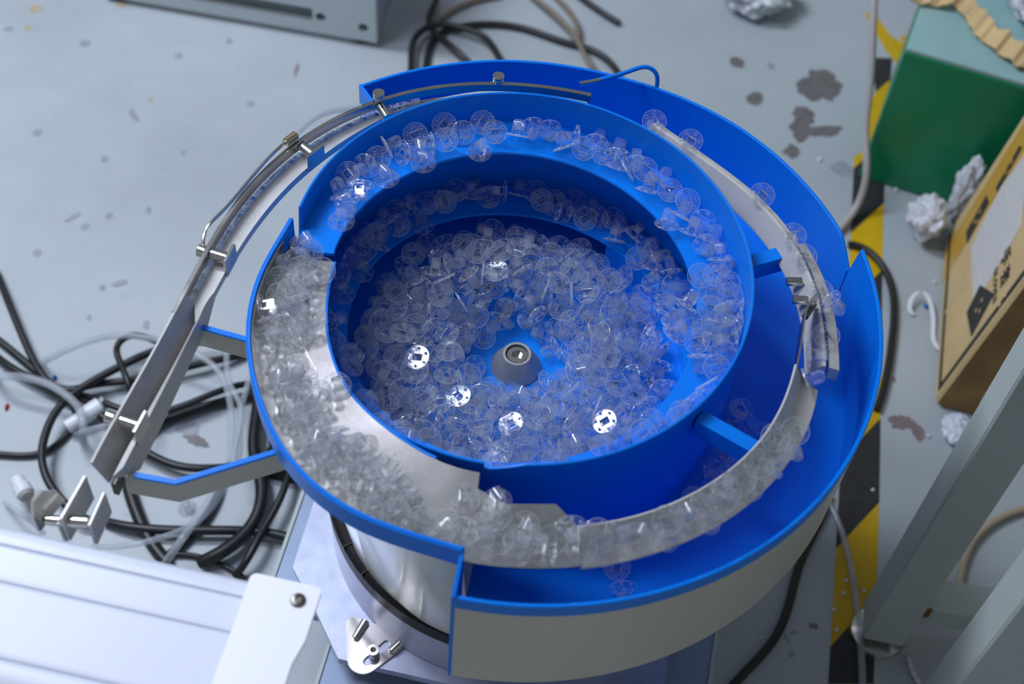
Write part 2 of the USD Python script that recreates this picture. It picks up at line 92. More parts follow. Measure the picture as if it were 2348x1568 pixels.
PARTS=[
 ('l2',[-168.2,80.9,647.8],[0.247,-0.323,0.895,0.184]),
 ('l2',[-153.5,98.7,642.2],[0.826,0.522,-0.206,0.049]),
 ('l2',[-154.2,74.4,644.0],[0.107,0.105,0.815,-0.559]),
 ('l2',[-143.8,107.4,644.1],[0.233,-0.972,0.01,0.024]),
 ('l2',[-139.1,125.4,639.9],[0.355,-0.604,-0.066,-0.71]),
 ('l2',[-134.2,93.6,631.7],[0.418,-0.039,-0.025,0.907]),
 ('l2',[-123.7,121.2,639.1],[0.088,-0.766,-0.377,-0.513]),
 ('l2',[-113.9,143.6,642.0],[0.121,-0.487,-0.837,-0.218]),
 ('l2',[-103.6,120.7,627.8],[0.181,-0.007,-0.026,0.983]),
 ('l2',[-97.1,137.6,637.2],[0.529,-0.298,-0.605,0.516]),
 ('l2',[-85.5,142.6,640.1],[0.231,-0.927,-0.286,-0.075]),
 ('l2',[-89.0,163.5,638.5],[0.08,-0.29,-0.915,-0.27]),
 ('l2',[-70.9,161.7,631.5],[0.502,0.354,-0.232,0.754]),
 ('l2',[-53.7,147.3,622.3],[0.907,0.035,0.005,0.419]),
 ('l2',[-53.5,174.1,635.6],[0.252,-0.941,0.22,0.059]),
 ('l2',[-41.0,162.0,636.5],[0.109,-0.65,-0.725,-0.201]),
 ('l2',[-19.9,168.5,626.6],[0.226,-0.054,0.391,0.89]),
 ('l2',[-5.3,182.3,628.9],[0.633,0.621,-0.29,0.359]),
 ('l2',[10.8,180.8,627.1],[0.193,0.148,-0.591,0.769]),
 ('l2',[37.7,176.9,625.2],[0.664,-0.212,-0.627,0.347]),
 ('l2',[26.1,162.8,623.3],[0.424,-0.356,0.191,0.81]),
 ('l2',[44.1,159.3,629.1],[0.153,-0.562,0.792,0.184]),
 ('l2',[55.7,171.9,624.3],[0.436,-0.319,0.63,0.558]),
 ('l2',[63.5,156.8,627.7],[0.202,-0.76,-0.596,-0.164]),
 ('l2',[77.0,163.5,621.3],[0.804,-0.548,0.172,0.153]),
 ('l2',[76.9,151.3,615.8],[0.724,-0.263,-0.108,-0.628]),
 ('l2',[86.2,145.8,618.5],[0.793,0.018,0.502,0.346]),
 ('l2',[103.1,144.7,624.4],[0.133,-0.462,0.849,0.218]),
 ('l2',[94.9,154.4,620.6],[0.049,-0.017,-0.661,-0.748]),
 ('l2',[127.1,123.2,622.2],[0.142,-0.704,-0.678,-0.153]),
 ('l2',[116.7,140.8,614.1],[0.835,-0.062,0.367,0.405]),
 ('l2',[106.7,126.6,613.7],[0.105,-0.109,-0.309,-0.939]),
 ('l2',[144.5,115.2,618.8],[0.267,-0.949,-0.169,0.008]),
 ('l2',[-170.1,60.9,641.3],[0.597,0.017,-0.352,-0.721]),
 ('l2',[-164.1,51.7,646.5],[0.478,0.367,0.699,-0.384]),
 ('l2',[-166.5,33.5,636.7],[0.023,-0.007,-0.004,1.0]),
 ('l2',[126.4,91.6,607.9],[0.501,-0.079,0.183,0.842]),
 ('l2',[138.8,100.3,611.6],[0.417,-0.333,-0.196,-0.823]),
 ('l2',[160.2,98.6,613.7],[0.383,0.454,0.464,-0.657]),
 ('l2',[148.9,84.6,608.4],[0.12,0.04,0.299,0.946]),
 ('l2',[161.7,71.0,610.9],[0.785,0.599,0.138,-0.079]),
 ('l2',[166.9,79.2,607.1],[0.228,-0.217,-0.204,-0.927]),
 ('l2',[175.5,56.6,607.0],[0.245,-0.143,0.353,0.892]),
 ('l2',[156.8,31.2,613.7],[0.091,-0.362,0.906,0.196]),
 ('l2',[171.2,34.9,613.1],[0.216,-0.843,0.492,0.001]),
 ('l2',[182.2,25.9,612.5],[0.228,-0.88,-0.406,-0.095]),
 ('l2',[179.1,45.4,604.0],[0.656,-0.029,0.28,0.7]),
 ('l2',[167.1,14.2,611.7],[0.201,-0.723,-0.635,-0.183]),
 ('l2',[166.8,-2.5,610.6],[0.1,-0.534,0.823,0.165]),
 ('l2',[183.9,13.4,610.8],[0.237,-0.16,0.929,0.234]),
 ('l2',[178.4,4.6,606.3],[0.213,0.59,-0.524,0.576]),
 ('l2',[193.0,-13.7,604.9],[0.614,-0.349,-0.551,0.445]),
 ('l2',[154.5,-37.1,606.5],[0.025,0.62,0.736,0.271]),
 ('l2',[161.6,-18.0,595.8],[0.96,0.111,0.13,0.221]),
 ('l2',[187.9,-17.3,604.1],[0.757,0.405,-0.496,-0.133]),
 ('l2',[174.8,-10.8,602.0],[0.022,-0.084,-0.39,-0.917]),
 ('l2',[158.7,-48.4,601.2],[0.137,0.316,-0.803,0.486]),
 ('l2',[167.2,-34.0,599.3],[0.35,0.335,0.171,0.858]),
 ('l2',[189.1,-31.4,603.5],[0.512,0.556,-0.389,-0.526]),
 ('l2',[178.8,-41.8,599.3],[0.654,0.392,0.205,-0.614]),
 ('l2',[172.3,-63.3,605.9],[0.137,-0.558,-0.793,-0.203]),
 ('l2',[153.5,-89.7,598.9],[0.08,-0.4,0.672,-0.617]),
 ('l2',[163.8,-75.3,599.2],[0.13,-0.37,0.756,-0.523]),
 ('l2',[146.0,-99.5,585.6],[0.999,0.049,-0.017,-0.009]),
 ('l2',[174.6,-24.2,600.4],[0.906,-0.34,0.122,0.219]),
 ('l2',[193.5,1.6,605.9],[0.166,0.608,-0.185,-0.754]),
 ('l2',[141.5,-117.2,600.6],[0.219,-0.905,-0.353,-0.092]),
 ('l2',[92.2,-130.8,587.0],[0.481,-0.181,0.238,-0.824]),
 ('l2',[119.8,-114.8,588.6],[0.354,0.212,-0.158,0.897]),
 ('l2',[111.1,-132.1,597.9],[0.246,-0.889,0.357,0.144]),
 ('l2',[-42.0,-160.6,571.0],[0.076,0.059,0.122,-0.988]),
 ('l2',[-10.6,-163.2,574.2],[0.828,0.102,0.11,-0.541]),
 ('l2',[39.2,-157.9,579.1],[0.984,0.117,0.116,0.064]),
 ('l2',[78.8,-138.7,580.3],[0.155,-0.006,-0.038,-0.987]),
 ('l1',[-145.3,89.8,556.4],[0.041,-0.326,0.902,0.279]),
 ('l1',[-149.3,100.6,547.6],[0.217,-0.314,-0.114,-0.917]),
 ('l1',[-125.5,106.1,554.5],[0.229,-0.952,-0.199,-0.049]),
 ('l1',[-129.6,123.9,554.5],[0.189,-0.796,0.561,0.125]),
 ('l1',[-120.4,132.2,548.5],[0.181,-0.242,-0.561,-0.771]),
 ('l1',[-134.7,114.1,548.5],[0.036,0.365,-0.268,-0.891]),
 ('l1',[-158.8,84.2,548.5],[0.874,-0.21,0.269,0.347]),
 ('l1',[-102.3,140.3,551.7],[0.235,-0.919,-0.31,-0.06]),
 ('l1',[-104.7,122.7,537.1],[0.913,-0.041,-0.002,-0.407]),
 ('l1',[-91.1,160.7,545.4],[0.539,0.809,0.22,-0.079]),
 ('l1',[-85.0,146.9,548.6],[0.291,-0.938,-0.173,-0.069]),
 ('l1',[-75.0,163.1,549.3],[0.223,-0.81,-0.53,-0.117]),
 ('l1',[-62.2,167.9,537.1],[0.947,-0.254,0.074,0.181]),
 ('l1',[-49.3,166.8,542.4],[0.633,-0.295,-0.549,-0.46]),
 ('l1',[-42.5,160.5,547.1],[0.177,-0.882,0.427,0.093]),
 ('l1',[-26.7,176.5,540.7],[0.67,-0.205,-0.637,0.322]),
 ('l1',[-14.5,175.0,536.6],[0.89,-0.402,-0.024,-0.215]),
 ('l1',[3.0,179.0,541.5],[0.236,-0.966,0.1,0.026]),
 ('l1',[10.1,168.3,541.0],[0.271,-0.855,0.427,0.115]),
 ('l1',[22.5,173.6,536.2],[0.416,-0.83,-0.233,-0.29]),
 ('l1',[27.9,159.1,536.1],[0.601,-0.404,-0.446,0.525]),
 ('l1',[33.3,161.7,535.3],[0.516,-0.489,0.698,-0.093]),
 ('l1',[42.7,173.3,539.8],[0.115,-0.439,0.87,0.193]),
 ('l1',[54.7,151.8,538.2],[0.078,-0.392,-0.897,-0.191]),
 ('l1',[58.0,164.1,533.2],[0.203,0.061,0.58,0.787]),
 ('l1',[68.4,160.1,532.8],[0.518,-0.766,0.308,-0.224]),
 ('l1',[82.5,157.4,536.5],[0.12,-0.494,-0.848,-0.15]),
 ('l1',[85.1,134.4,528.3],[0.843,-0.448,-0.086,-0.285]),
 ('l1',[94.4,150.9,527.7],[0.414,-0.348,0.19,0.82]),
 ('l1',[101.8,144.5,526.9],[0.24,0.254,0.362,0.864]),
 ('l1',[114.3,136.2,524.1],[0.779,0.278,0.269,0.494]),
 ('l1',[108.3,112.7,532.1],[0.102,-0.232,0.943,0.215]),
 ('l1',[120.5,130.5,528.1],[0.714,0.367,0.572,-0.169]),
 ('l1',[142.7,105.4,524.1],[0.623,-0.455,0.26,0.58]),
 ('l1',[124.7,110.6,521.7],[0.062,-0.004,0.305,0.95]),
 ('l1',[127.0,119.0,525.2],[0.374,-0.485,0.042,-0.789]),
 ('l1',[126.7,97.1,514.4],[0.473,-0.002,-0.025,0.881]),
 ('l1',[143.1,91.8,520.6],[0.901,0.316,0.296,0.023]),
 ('l1',[137.8,75.2,517.8],[0.783,-0.164,0.212,0.561]),
 ('l1',[157.5,80.9,526.3],[0.062,-0.168,-0.944,-0.276]),
 ('l1',[128.0,-1.3,599.6],[0.242,0.088,0.206,0.944]),
 ('l1',[153.3,68.5,519.0],[0.854,-0.079,0.4,0.323]),
 ('l1',[145.4,2.6,603.4],[0.072,0.246,0.326,0.91]),
 ('l1',[134.4,-15.2,598.0],[0.903,-0.106,0.199,0.366]),
 ('l1',[148.1,-18.1,607.8],[0.034,-0.111,0.955,0.272]),
 ('l1',[134.9,-28.9,598.8],[0.581,0.102,0.318,0.742]),
 ('l1',[-162.2,73.5,548.3],[0.834,-0.205,0.198,0.473]),
 ('l1',[-168.0,58.7,556.6],[0.287,0.693,0.006,0.662]),
 ('l1',[-153.7,50.5,545.7],[0.423,-0.039,0.027,-0.905]),
 ('l1',[-152.8,68.3,558.8],[0.219,-0.895,0.381,0.079]),
 ('l1',[-172.2,32.7,562.1],[0.012,-0.203,0.955,0.217]),
 ('l1',[-167.0,20.2,548.0],[0.241,-0.023,-0.015,-0.97]),
 ('l1',[-171.5,-22.3,563.3],[0.646,-0.36,0.67,0.066]),
 ('l1',[-164.8,-49.8,569.2],[0.141,-0.582,0.767,0.231]),
 ('l1',[-149.4,-53.0,556.1],[0.062,-0.089,-0.021,-0.994]),
 ('l1',[-145.9,-68.2,562.0],[0.796,0.096,0.268,0.534]),
 ('l1',[-127.7,-106.2,564.2],[0.314,0.206,0.032,0.926]),
 ('l1',[-112.6,-129.6,566.2],[0.746,0.111,0.155,0.639]),
 ('l1',[-85.0,-144.1,567.8],[0.619,0.011,0.143,-0.772]),
 ('l1',[-93.9,-132.7,563.6],[0.068,0.016,0.017,-0.997]),
 ('l1',[-141.3,80.9,548.3],[0.15,0.045,0.34,0.927]),
 ('tray',[-173.2,-33.0,648.7],[0.041,-0.046,-0.943,-0.327]),
 ('tray',[-196.1,-1.9,639.9],[0.401,0.173,0.165,0.885]),
 ('tray',[-186.3,-15.4,650.4],[0.22,-0.975,0.015,0.034]),
 ('tray',[-194.9,-26.8,651.1],[0.207,-0.798,0.55,0.131]),
 ('tray',[-206.1,-48.1,650.6],[0.207,-0.949,-0.232,-0.05]),
 ('tray',[-202.4,-31.7,641.5],[0.937,-0.165,-0.273,-0.143]),
 ('tray',[-195.3,-58.0,651.1],[0.201,-0.768,0.594,0.13]),
 ('tray',[-188.4,-45.7,643.9],[0.876,-0.085,0.438,-0.181]),
 ('tray',[-203.3,-65.2,650.2],[0.028,-0.207,-0.952,-0.223]),
 ('tray',[-185.4,-61.9,646.5],[0.047,0.272,-0.784,0.556]),
 ('tray',[-217.2,-77.1,646.3],[0.62,-0.444,0.43,-0.483]),
 ('tray',[-204.7,-67.7,638.4],[0.902,0.019,0.175,-0.394]),
 ('tray',[-172.6,-86.6,651.7],[0.128,-0.48,-0.853,-0.161]),
 ('tray',[-189.0,-77.5,640.5],[0.211,-0.268,-0.046,0.939]),
 ('tray',[-208.8,-86.8,646.0],[0.439,0.838,-0.124,0.3]),
 ('tray',[-194.7,-98.4,650.0],[0.062,-0.165,0.953,0.245]),
 ('tray',[-182.5,-95.1,637.3],[0.957,0.011,0.123,0.264]),
 ('tray',[-197.6,-141.9,649.6],[0.257,-0.951,0.172,0.008]),
 ('tray',[-179.2,-131.2,646.3],[0.448,0.139,0.585,-0.661]),
 ('tray',[-169.4,-148.4,651.5],[0.126,-0.703,-0.683,-0.151]),
 ('tray',[-188.8,-142.2,636.6],[0.153,-0.092,-0.002,-0.984]),
 ('tray',[-186.3,-167.1,651.2],[0.109,-0.549,-0.805,-0.196]),
 ('tray',[-170.3,-155.7,642.2],[0.139,0.341,0.083,-0.926]),
 ('tray',[-152.6,-160.3,651.1],[0.205,-0.551,0.785,0.192]),
 ('tray',[-161.7,-173.1,649.9],[0.02,0.052,0.972,0.228]),
 ('tray',[-177.8,-176.7,637.8],[0.786,-0.145,-0.003,0.602]),
 ('tray',[-153.3,-182.1,641.9],[0.317,0.325,0.075,0.888]),
 ('tray',[-169.3,-196.6,650.5],[0.039,-0.156,0.961,0.227]),
 ('tray',[-138.5,-187.4,646.6],[0.019,0.123,-0.828,0.547]),
 ('tray',[-152.9,-194.9,638.5],[0.749,0.181,-0.018,0.637]),
 ('tray',[-158.7,-212.2,649.8],[0.263,-0.949,0.164,0.056]),
 ('tray',[-144.2,-208.9,642.2],[0.912,-0.037,0.352,-0.207]),
 ('tray',[-129.4,-200.7,640.2],[0.023,-0.254,0.034,0.966]),
 ('tray',[-170.3,-177.4,645.7],[0.419,0.556,-0.101,0.71]),
 ('tray',[-209.5,-109.5,643.2],[0.719,-0.365,0.183,-0.562]),
 ('tray',[-192.5,-125.2,650.7],[0.198,-0.692,-0.664,-0.204]),
 ('tray',[-143.9,-142.4,638.2],[0.841,0.115,0.121,-0.514]),
 ('tray',[-146.8,-215.9,651.4],[0.186,-0.781,0.568,0.181]),
 ('tray',[-126.7,-208.6,641.6],[0.869,0.06,0.299,0.39]),
 ('tray',[-134.6,-229.8,651.5],[0.152,-0.577,-0.783,-0.176]),
 ('tray',[-112.4,-199.0,639.9],[0.52,-0.188,-0.118,0.825]),
 ('tray',[-119.8,-224.5,639.6],[0.591,0.087,0.215,0.773]),
 ('tray',[-107.2,-217.4,642.1],[0.907,-0.081,0.334,-0.242]),
 ('tray',[-90.6,-218.4,651.3],[0.196,-0.569,0.784,0.153]),
 ('tray',[-97.4,-228.1,645.8],[0.718,0.57,-0.085,0.391]),
 ('tray',[-79.9,-233.0,650.9],[0.208,-0.875,-0.405,-0.163]),
 ('tray',[-110.6,-237.0,639.5],[0.979,0.067,0.194,0.012]),
 ('tray',[-87.9,-251.0,651.5],[0.176,-0.779,-0.58,-0.164]),
 ('tray',[-70.7,-248.4,646.4],[0.145,-0.5,-0.721,-0.458]),
 ('tray',[-99.8,-251.2,635.8],[0.651,-0.036,0.048,0.757]),
 ('tray',[-81.1,-260.1,650.1],[0.257,-0.91,0.323,0.026]),
 ('tray',[-60.7,-264.7,650.8],[0.066,-0.171,-0.96,-0.213]),
 ('tray',[-43.3,-259.3,639.7],[0.368,0.06,0.223,-0.901]),
 ('tray',[-30.9,-234.8,638.1],[0.678,0.127,-0.095,0.718]),
 ('tray',[-29.3,-271.3,651.0],[0.21,-0.785,-0.575,-0.093]),
 ('tray',[-14.0,-259.9,644.7],[0.809,0.481,-0.087,0.326]),
 ('tray',[-5.4,-253.4,650.4],[0.233,-0.939,0.246,0.055]),
 ('tray',[-1.5,-273.4,650.0],[0.009,-0.014,-0.97,-0.241]),
 ('tray',[12.0,-271.3,639.6],[0.955,0.074,0.215,0.191]),
 ('tray',[17.6,-254.4,638.8],[0.809,0.185,-0.047,0.556]),
 ('tray',[38.0,-270.7,650.4],[0.044,-0.111,0.965,0.234]),
 ('tray',[22.8,-266.5,641.6],[0.113,0.31,-0.105,0.938]),
 ('tray',[-5.4,-232.7,634.5],[0.88,-0.0,0.0,-0.474]),
 ('track',[51.2,-259.5,658.0],[0.717,0.646,-0.113,0.236]),
 ('track',[72.4,-258.2,647.3],[0.364,0.218,-0.324,0.845]),
 ('track',[61.4,-274.7,650.2],[0.143,-0.533,0.815,0.176]),
 ('track',[75.8,-270.9,639.0],[0.943,-0.017,0.18,-0.278]),
 ('track',[86.3,-261.2,650.4],[0.428,-0.235,0.181,-0.853]),
 ('track',[101.6,-262.5,651.7],[0.127,-0.555,-0.807,-0.155]),
 ('track',[114.5,-257.1,645.0],[0.804,-0.233,-0.301,0.458]),
 ('track',[124.1,-248.5,658.3],[0.221,-0.81,0.527,0.133]),
 ('track',[137.8,-238.7,649.9],[0.548,0.076,0.056,0.831]),
 ('track',[125.7,-251.7,637.4],[0.955,0.051,0.29,-0.029]),
 ('track',[152.4,-227.2,649.3],[0.902,0.09,0.196,0.373]),
 ('track',[142.5,-242.5,647.3],[0.216,-0.874,-0.423,-0.104]),
 ('track',[158.6,-232.6,636.7],[0.325,0.257,0.038,0.909]),
 ('track',[178.1,-217.3,642.0],[0.617,-0.469,-0.329,0.539]),
 ('track',[167.4,-215.7,654.5],[0.912,-0.26,0.044,-0.313]),
 ('track',[182.2,-204.3,656.3],[0.214,-0.965,-0.144,-0.041]),
 ('track',[192.1,-198.5,636.3],[0.959,0.24,0.072,0.134]),
 ('track',[196.5,-187.1,653.9],[0.149,-0.78,-0.595,-0.122]),
 ('track',[208.4,-180.7,639.3],[0.926,-0.097,0.3,0.206]),
 ('track',[209.3,-164.0,657.8],[0.119,-0.576,0.79,0.174]),
 ('track',[220.4,-163.0,641.9],[0.791,0.187,0.494,-0.31]),
 ('track',[228.4,-148.4,646.4],[0.22,-0.965,-0.14,-0.02]),
 ('track',[239.8,-95.5,642.6],[0.428,-0.506,0.143,-0.735]),
 ('track',[241.1,-72.9,649.1],[0.399,0.552,0.366,0.634]),
 ('slot',[109.0,196.4,637.0],[0.202,-0.935,-0.285,-0.062]),
 ('slot',[143.9,175.6,637.0],[0.15,-0.858,-0.48,-0.106]),
 ('slot',[210.3,114.8,637.0],[0.097,-0.391,0.897,0.18]),
 ('slot',[237.7,69.1,637.0],[0.135,-0.578,-0.791,-0.148]),
 ('slot',[246.1,45.5,637.0],[0.155,-0.723,-0.66,-0.129]),
 ('slot',[258.8,6.8,637.0],[0.028,-0.176,0.969,0.172]),
 ('slot',[261.6,-41.0,637.0],[0.198,-0.953,-0.227,-0.024]),
 ('slot',[266.3,-3.0,637.0],[0.704,0.3,0.573,-0.294]),
 ('guide',[-197.8,139.7,628.5],[0.002,-0.981,0.191,-0.02]),
 ('guide',[-213.7,125.0,628.5],[0.002,-0.822,0.569,-0.0]),
 ('guide',[-226.4,108.2,628.5],[0.002,0.701,-0.713,-0.017]),
 ('guide',[-239.4,87.3,628.5],[0.005,-0.978,0.208,-0.013]),
 ('guide',[-252.0,59.1,628.5],[0.007,-0.698,0.716,0.003]),
 ('guide',[-256.5,37.7,628.5],[0.007,0.685,0.728,-0.0]),
 ('guide',[-263.4,17.1,628.5],[0.011,-0.682,0.732,-0.001]),
 ('guide',[-268.3,-7.6,628.5],[0.006,-0.591,-0.807,-0.009]),
 ('guide',[-273.2,-28.7,628.5],[0.006,-0.261,-0.965,0.004]),
 ('guide',[-278.5,-52.4,628.5],[0.006,0.52,-0.854,-0.017]),
 ('guide',[-245.7,72.7,628.5],[0.017,-0.737,-0.675,-0.0]),
 ('guide',[-181.5,161.6,628.5],[0.011,0.768,-0.64,-0.008]),
 ('guide',[-167.3,172.8,628.5],[0.01,0.822,0.57,0.007]),
 ('guide',[-147.2,190.8,628.5],[0.009,0.821,0.571,0.002]),
 ('guide',[-128.4,201.7,628.5],[0.004,0.613,-0.79,0.004]),
 ('guide',[-194.2,147.8,628.5],[0.0,-0.99,0.144,-0.001]),
 ('pan',[212.3,-36.9,509.8],[0.006,-0.289,0.957,-0.009]),
 ('pan',[228.2,-53.8,501.0],[0.595,-0.404,-0.023,0.694]),
 ('pan',[198.0,-87.3,507.4],[0.056,-0.157,-0.944,-0.284]),
 ('pan',[179.9,-109.6,503.6],[0.273,-0.52,0.161,-0.793]),
 ('pan',[189.7,-101.6,499.9],[0.569,0.278,0.204,0.747]),
 ('pan',[168.4,-138.7,509.0],[0.176,-0.983,0.034,-0.039]),
 ('pan',[172.2,-129.2,497.9],[0.578,-0.239,-0.006,-0.781]),
 ('pan',[208.8,-51.7,499.7],[0.911,-0.313,0.079,-0.256]),
 ('pan',[108.2,-229.0,504.5],[0.316,0.234,0.65,-0.651]),
 ('pan',[102.3,-212.7,507.9],[0.234,-0.964,0.126,0.022]),
 ('heap',[14.5,-123.4,542.7],[0.034,-0.644,-0.762,-0.048]),
 ('heap',[122.4,21.9,506.9],[0.129,-0.352,0.511,-0.774]),
 ('heap',[-40.6,62.2,546.9],[0.53,-0.453,0.546,-0.465]),
 ('heap',[13.2,-140.2,528.7],[0.448,0.168,0.155,-0.864]),
 ('heap',[-106.3,-20.0,554.5],[0.052,0.637,-0.768,0.035]),
 ('heap',[45.4,-72.8,541.7],[0.142,-0.722,-0.673,-0.072]),
 ('heap',[-110.8,-88.8,543.3],[0.012,-0.968,-0.08,0.236]),
 ('heap',[39.7,-110.8,541.0],[0.216,-0.969,-0.112,-0.033]),
 ('heap',[54.4,-130.1,493.7],[0.733,0.351,0.09,-0.576]),
 ('heap',[-7.5,-129.3,540.5],[0.218,-0.439,0.872,0.014]),
 ('heap',[97.9,17.1,521.9],[0.174,-0.296,0.438,-0.831]),
 ('heap',[48.3,35.0,521.1],[0.767,0.313,-0.16,0.536]),
 ('heap',[74.2,16.2,541.3],[0.204,-0.487,-0.848,0.05]),
 ('heap',[85.1,-8.9,531.7],[0.173,0.126,0.975,0.061]),
 ('heap',[-70.3,-125.0,540.5],[0.186,-0.681,0.691,0.152]),
 ('heap',[-90.4,-42.4,549.5],[0.213,-0.641,0.738,0.012]),
 ('heap',[57.2,-130.2,527.1],[0.706,0.148,0.085,0.687]),
 ('heap',[-64.6,-102.4,536.6],[0.412,-0.463,0.48,-0.621]),
 ('heap',[-53.5,57.6,551.7],[0.008,0.809,-0.435,0.396]),
 ('heap',[31.0,-133.9,539.5],[0.011,1.0,0.011,-0.015]),
 ('heap',[73.2,-37.0,541.3],[0.073,-0.961,0.256,0.076]),
 ('heap',[-25.6,-117.7,540.7],[0.164,0.96,-0.139,-0.182]),
 ('heap',[117.5,-75.4,538.5],[0.166,-0.827,0.472,0.255]),
 ('heap',[-41.4,29.6,523.8],[0.119,-0.341,-0.918,-0.162]),
 ('heap',[-11.9,-73.8,528.1],[0.934,-0.222,0.165,-0.226]),
 ('heap',[29.8,-76.6,534.7],[0.25,-0.194,0.948,0.043]),
 ('heap',[92.8,-44.7,540.0],[0.001,0.746,-0.643,-0.174]),
 ('heap',[18.9,-67.9,537.1],[0.101,-0.645,0.755,0.066]),
 ('heap',[52.9,-110.9,527.6],[0.517,0.124,0.257,0.807]),
 ('heap',[-137.0,-38.6,548.2],[0.249,-0.529,0.811,0.015]),
 ('heap',[33.5,61.6,546.0],[0.093,-0.974,-0.179,0.105]),
 ('heap',[83.1,89.2,524.0],[0.279,-0.942,-0.184,-0.015]),
 ('heap',[60.2,55.7,544.0],[0.005,0.68,0.704,0.206]),
 ('heap',[82.7,-84.7,538.2],[0.234,-0.826,0.502,-0.107]),
 ('heap',[-11.3,-139.8,525.7],[0.042,0.641,0.214,0.736]),
 ('heap',[99.4,-71.1,531.8],[0.454,0.057,0.582,-0.672]),
 ('heap',[-93.2,-49.3,535.4],[0.251,-0.369,-0.895,0.01]),
 ('heap',[-57.6,-128.1,527.8],[0.115,-0.345,-0.829,-0.426]),
 ('heap',[-87.3,-54.4,543.0],[0.196,0.69,0.62,0.319]),
 ('heap',[-115.0,3.7,554.2],[0.187,0.758,0.595,0.191]),
 ('heap',[-118.4,28.7,550.4],[0.021,-0.935,0.305,0.178]),
 ('heap',[-43.6,-138.5,527.6],[0.37,-0.921,0.028,-0.116]),
 ('heap',[-93.1,-102.9,532.7],[0.708,0.508,0.469,-0.146]),
 ('heap',[-22.5,-134.8,523.8],[0.922,0.162,-0.232,0.263]),
]
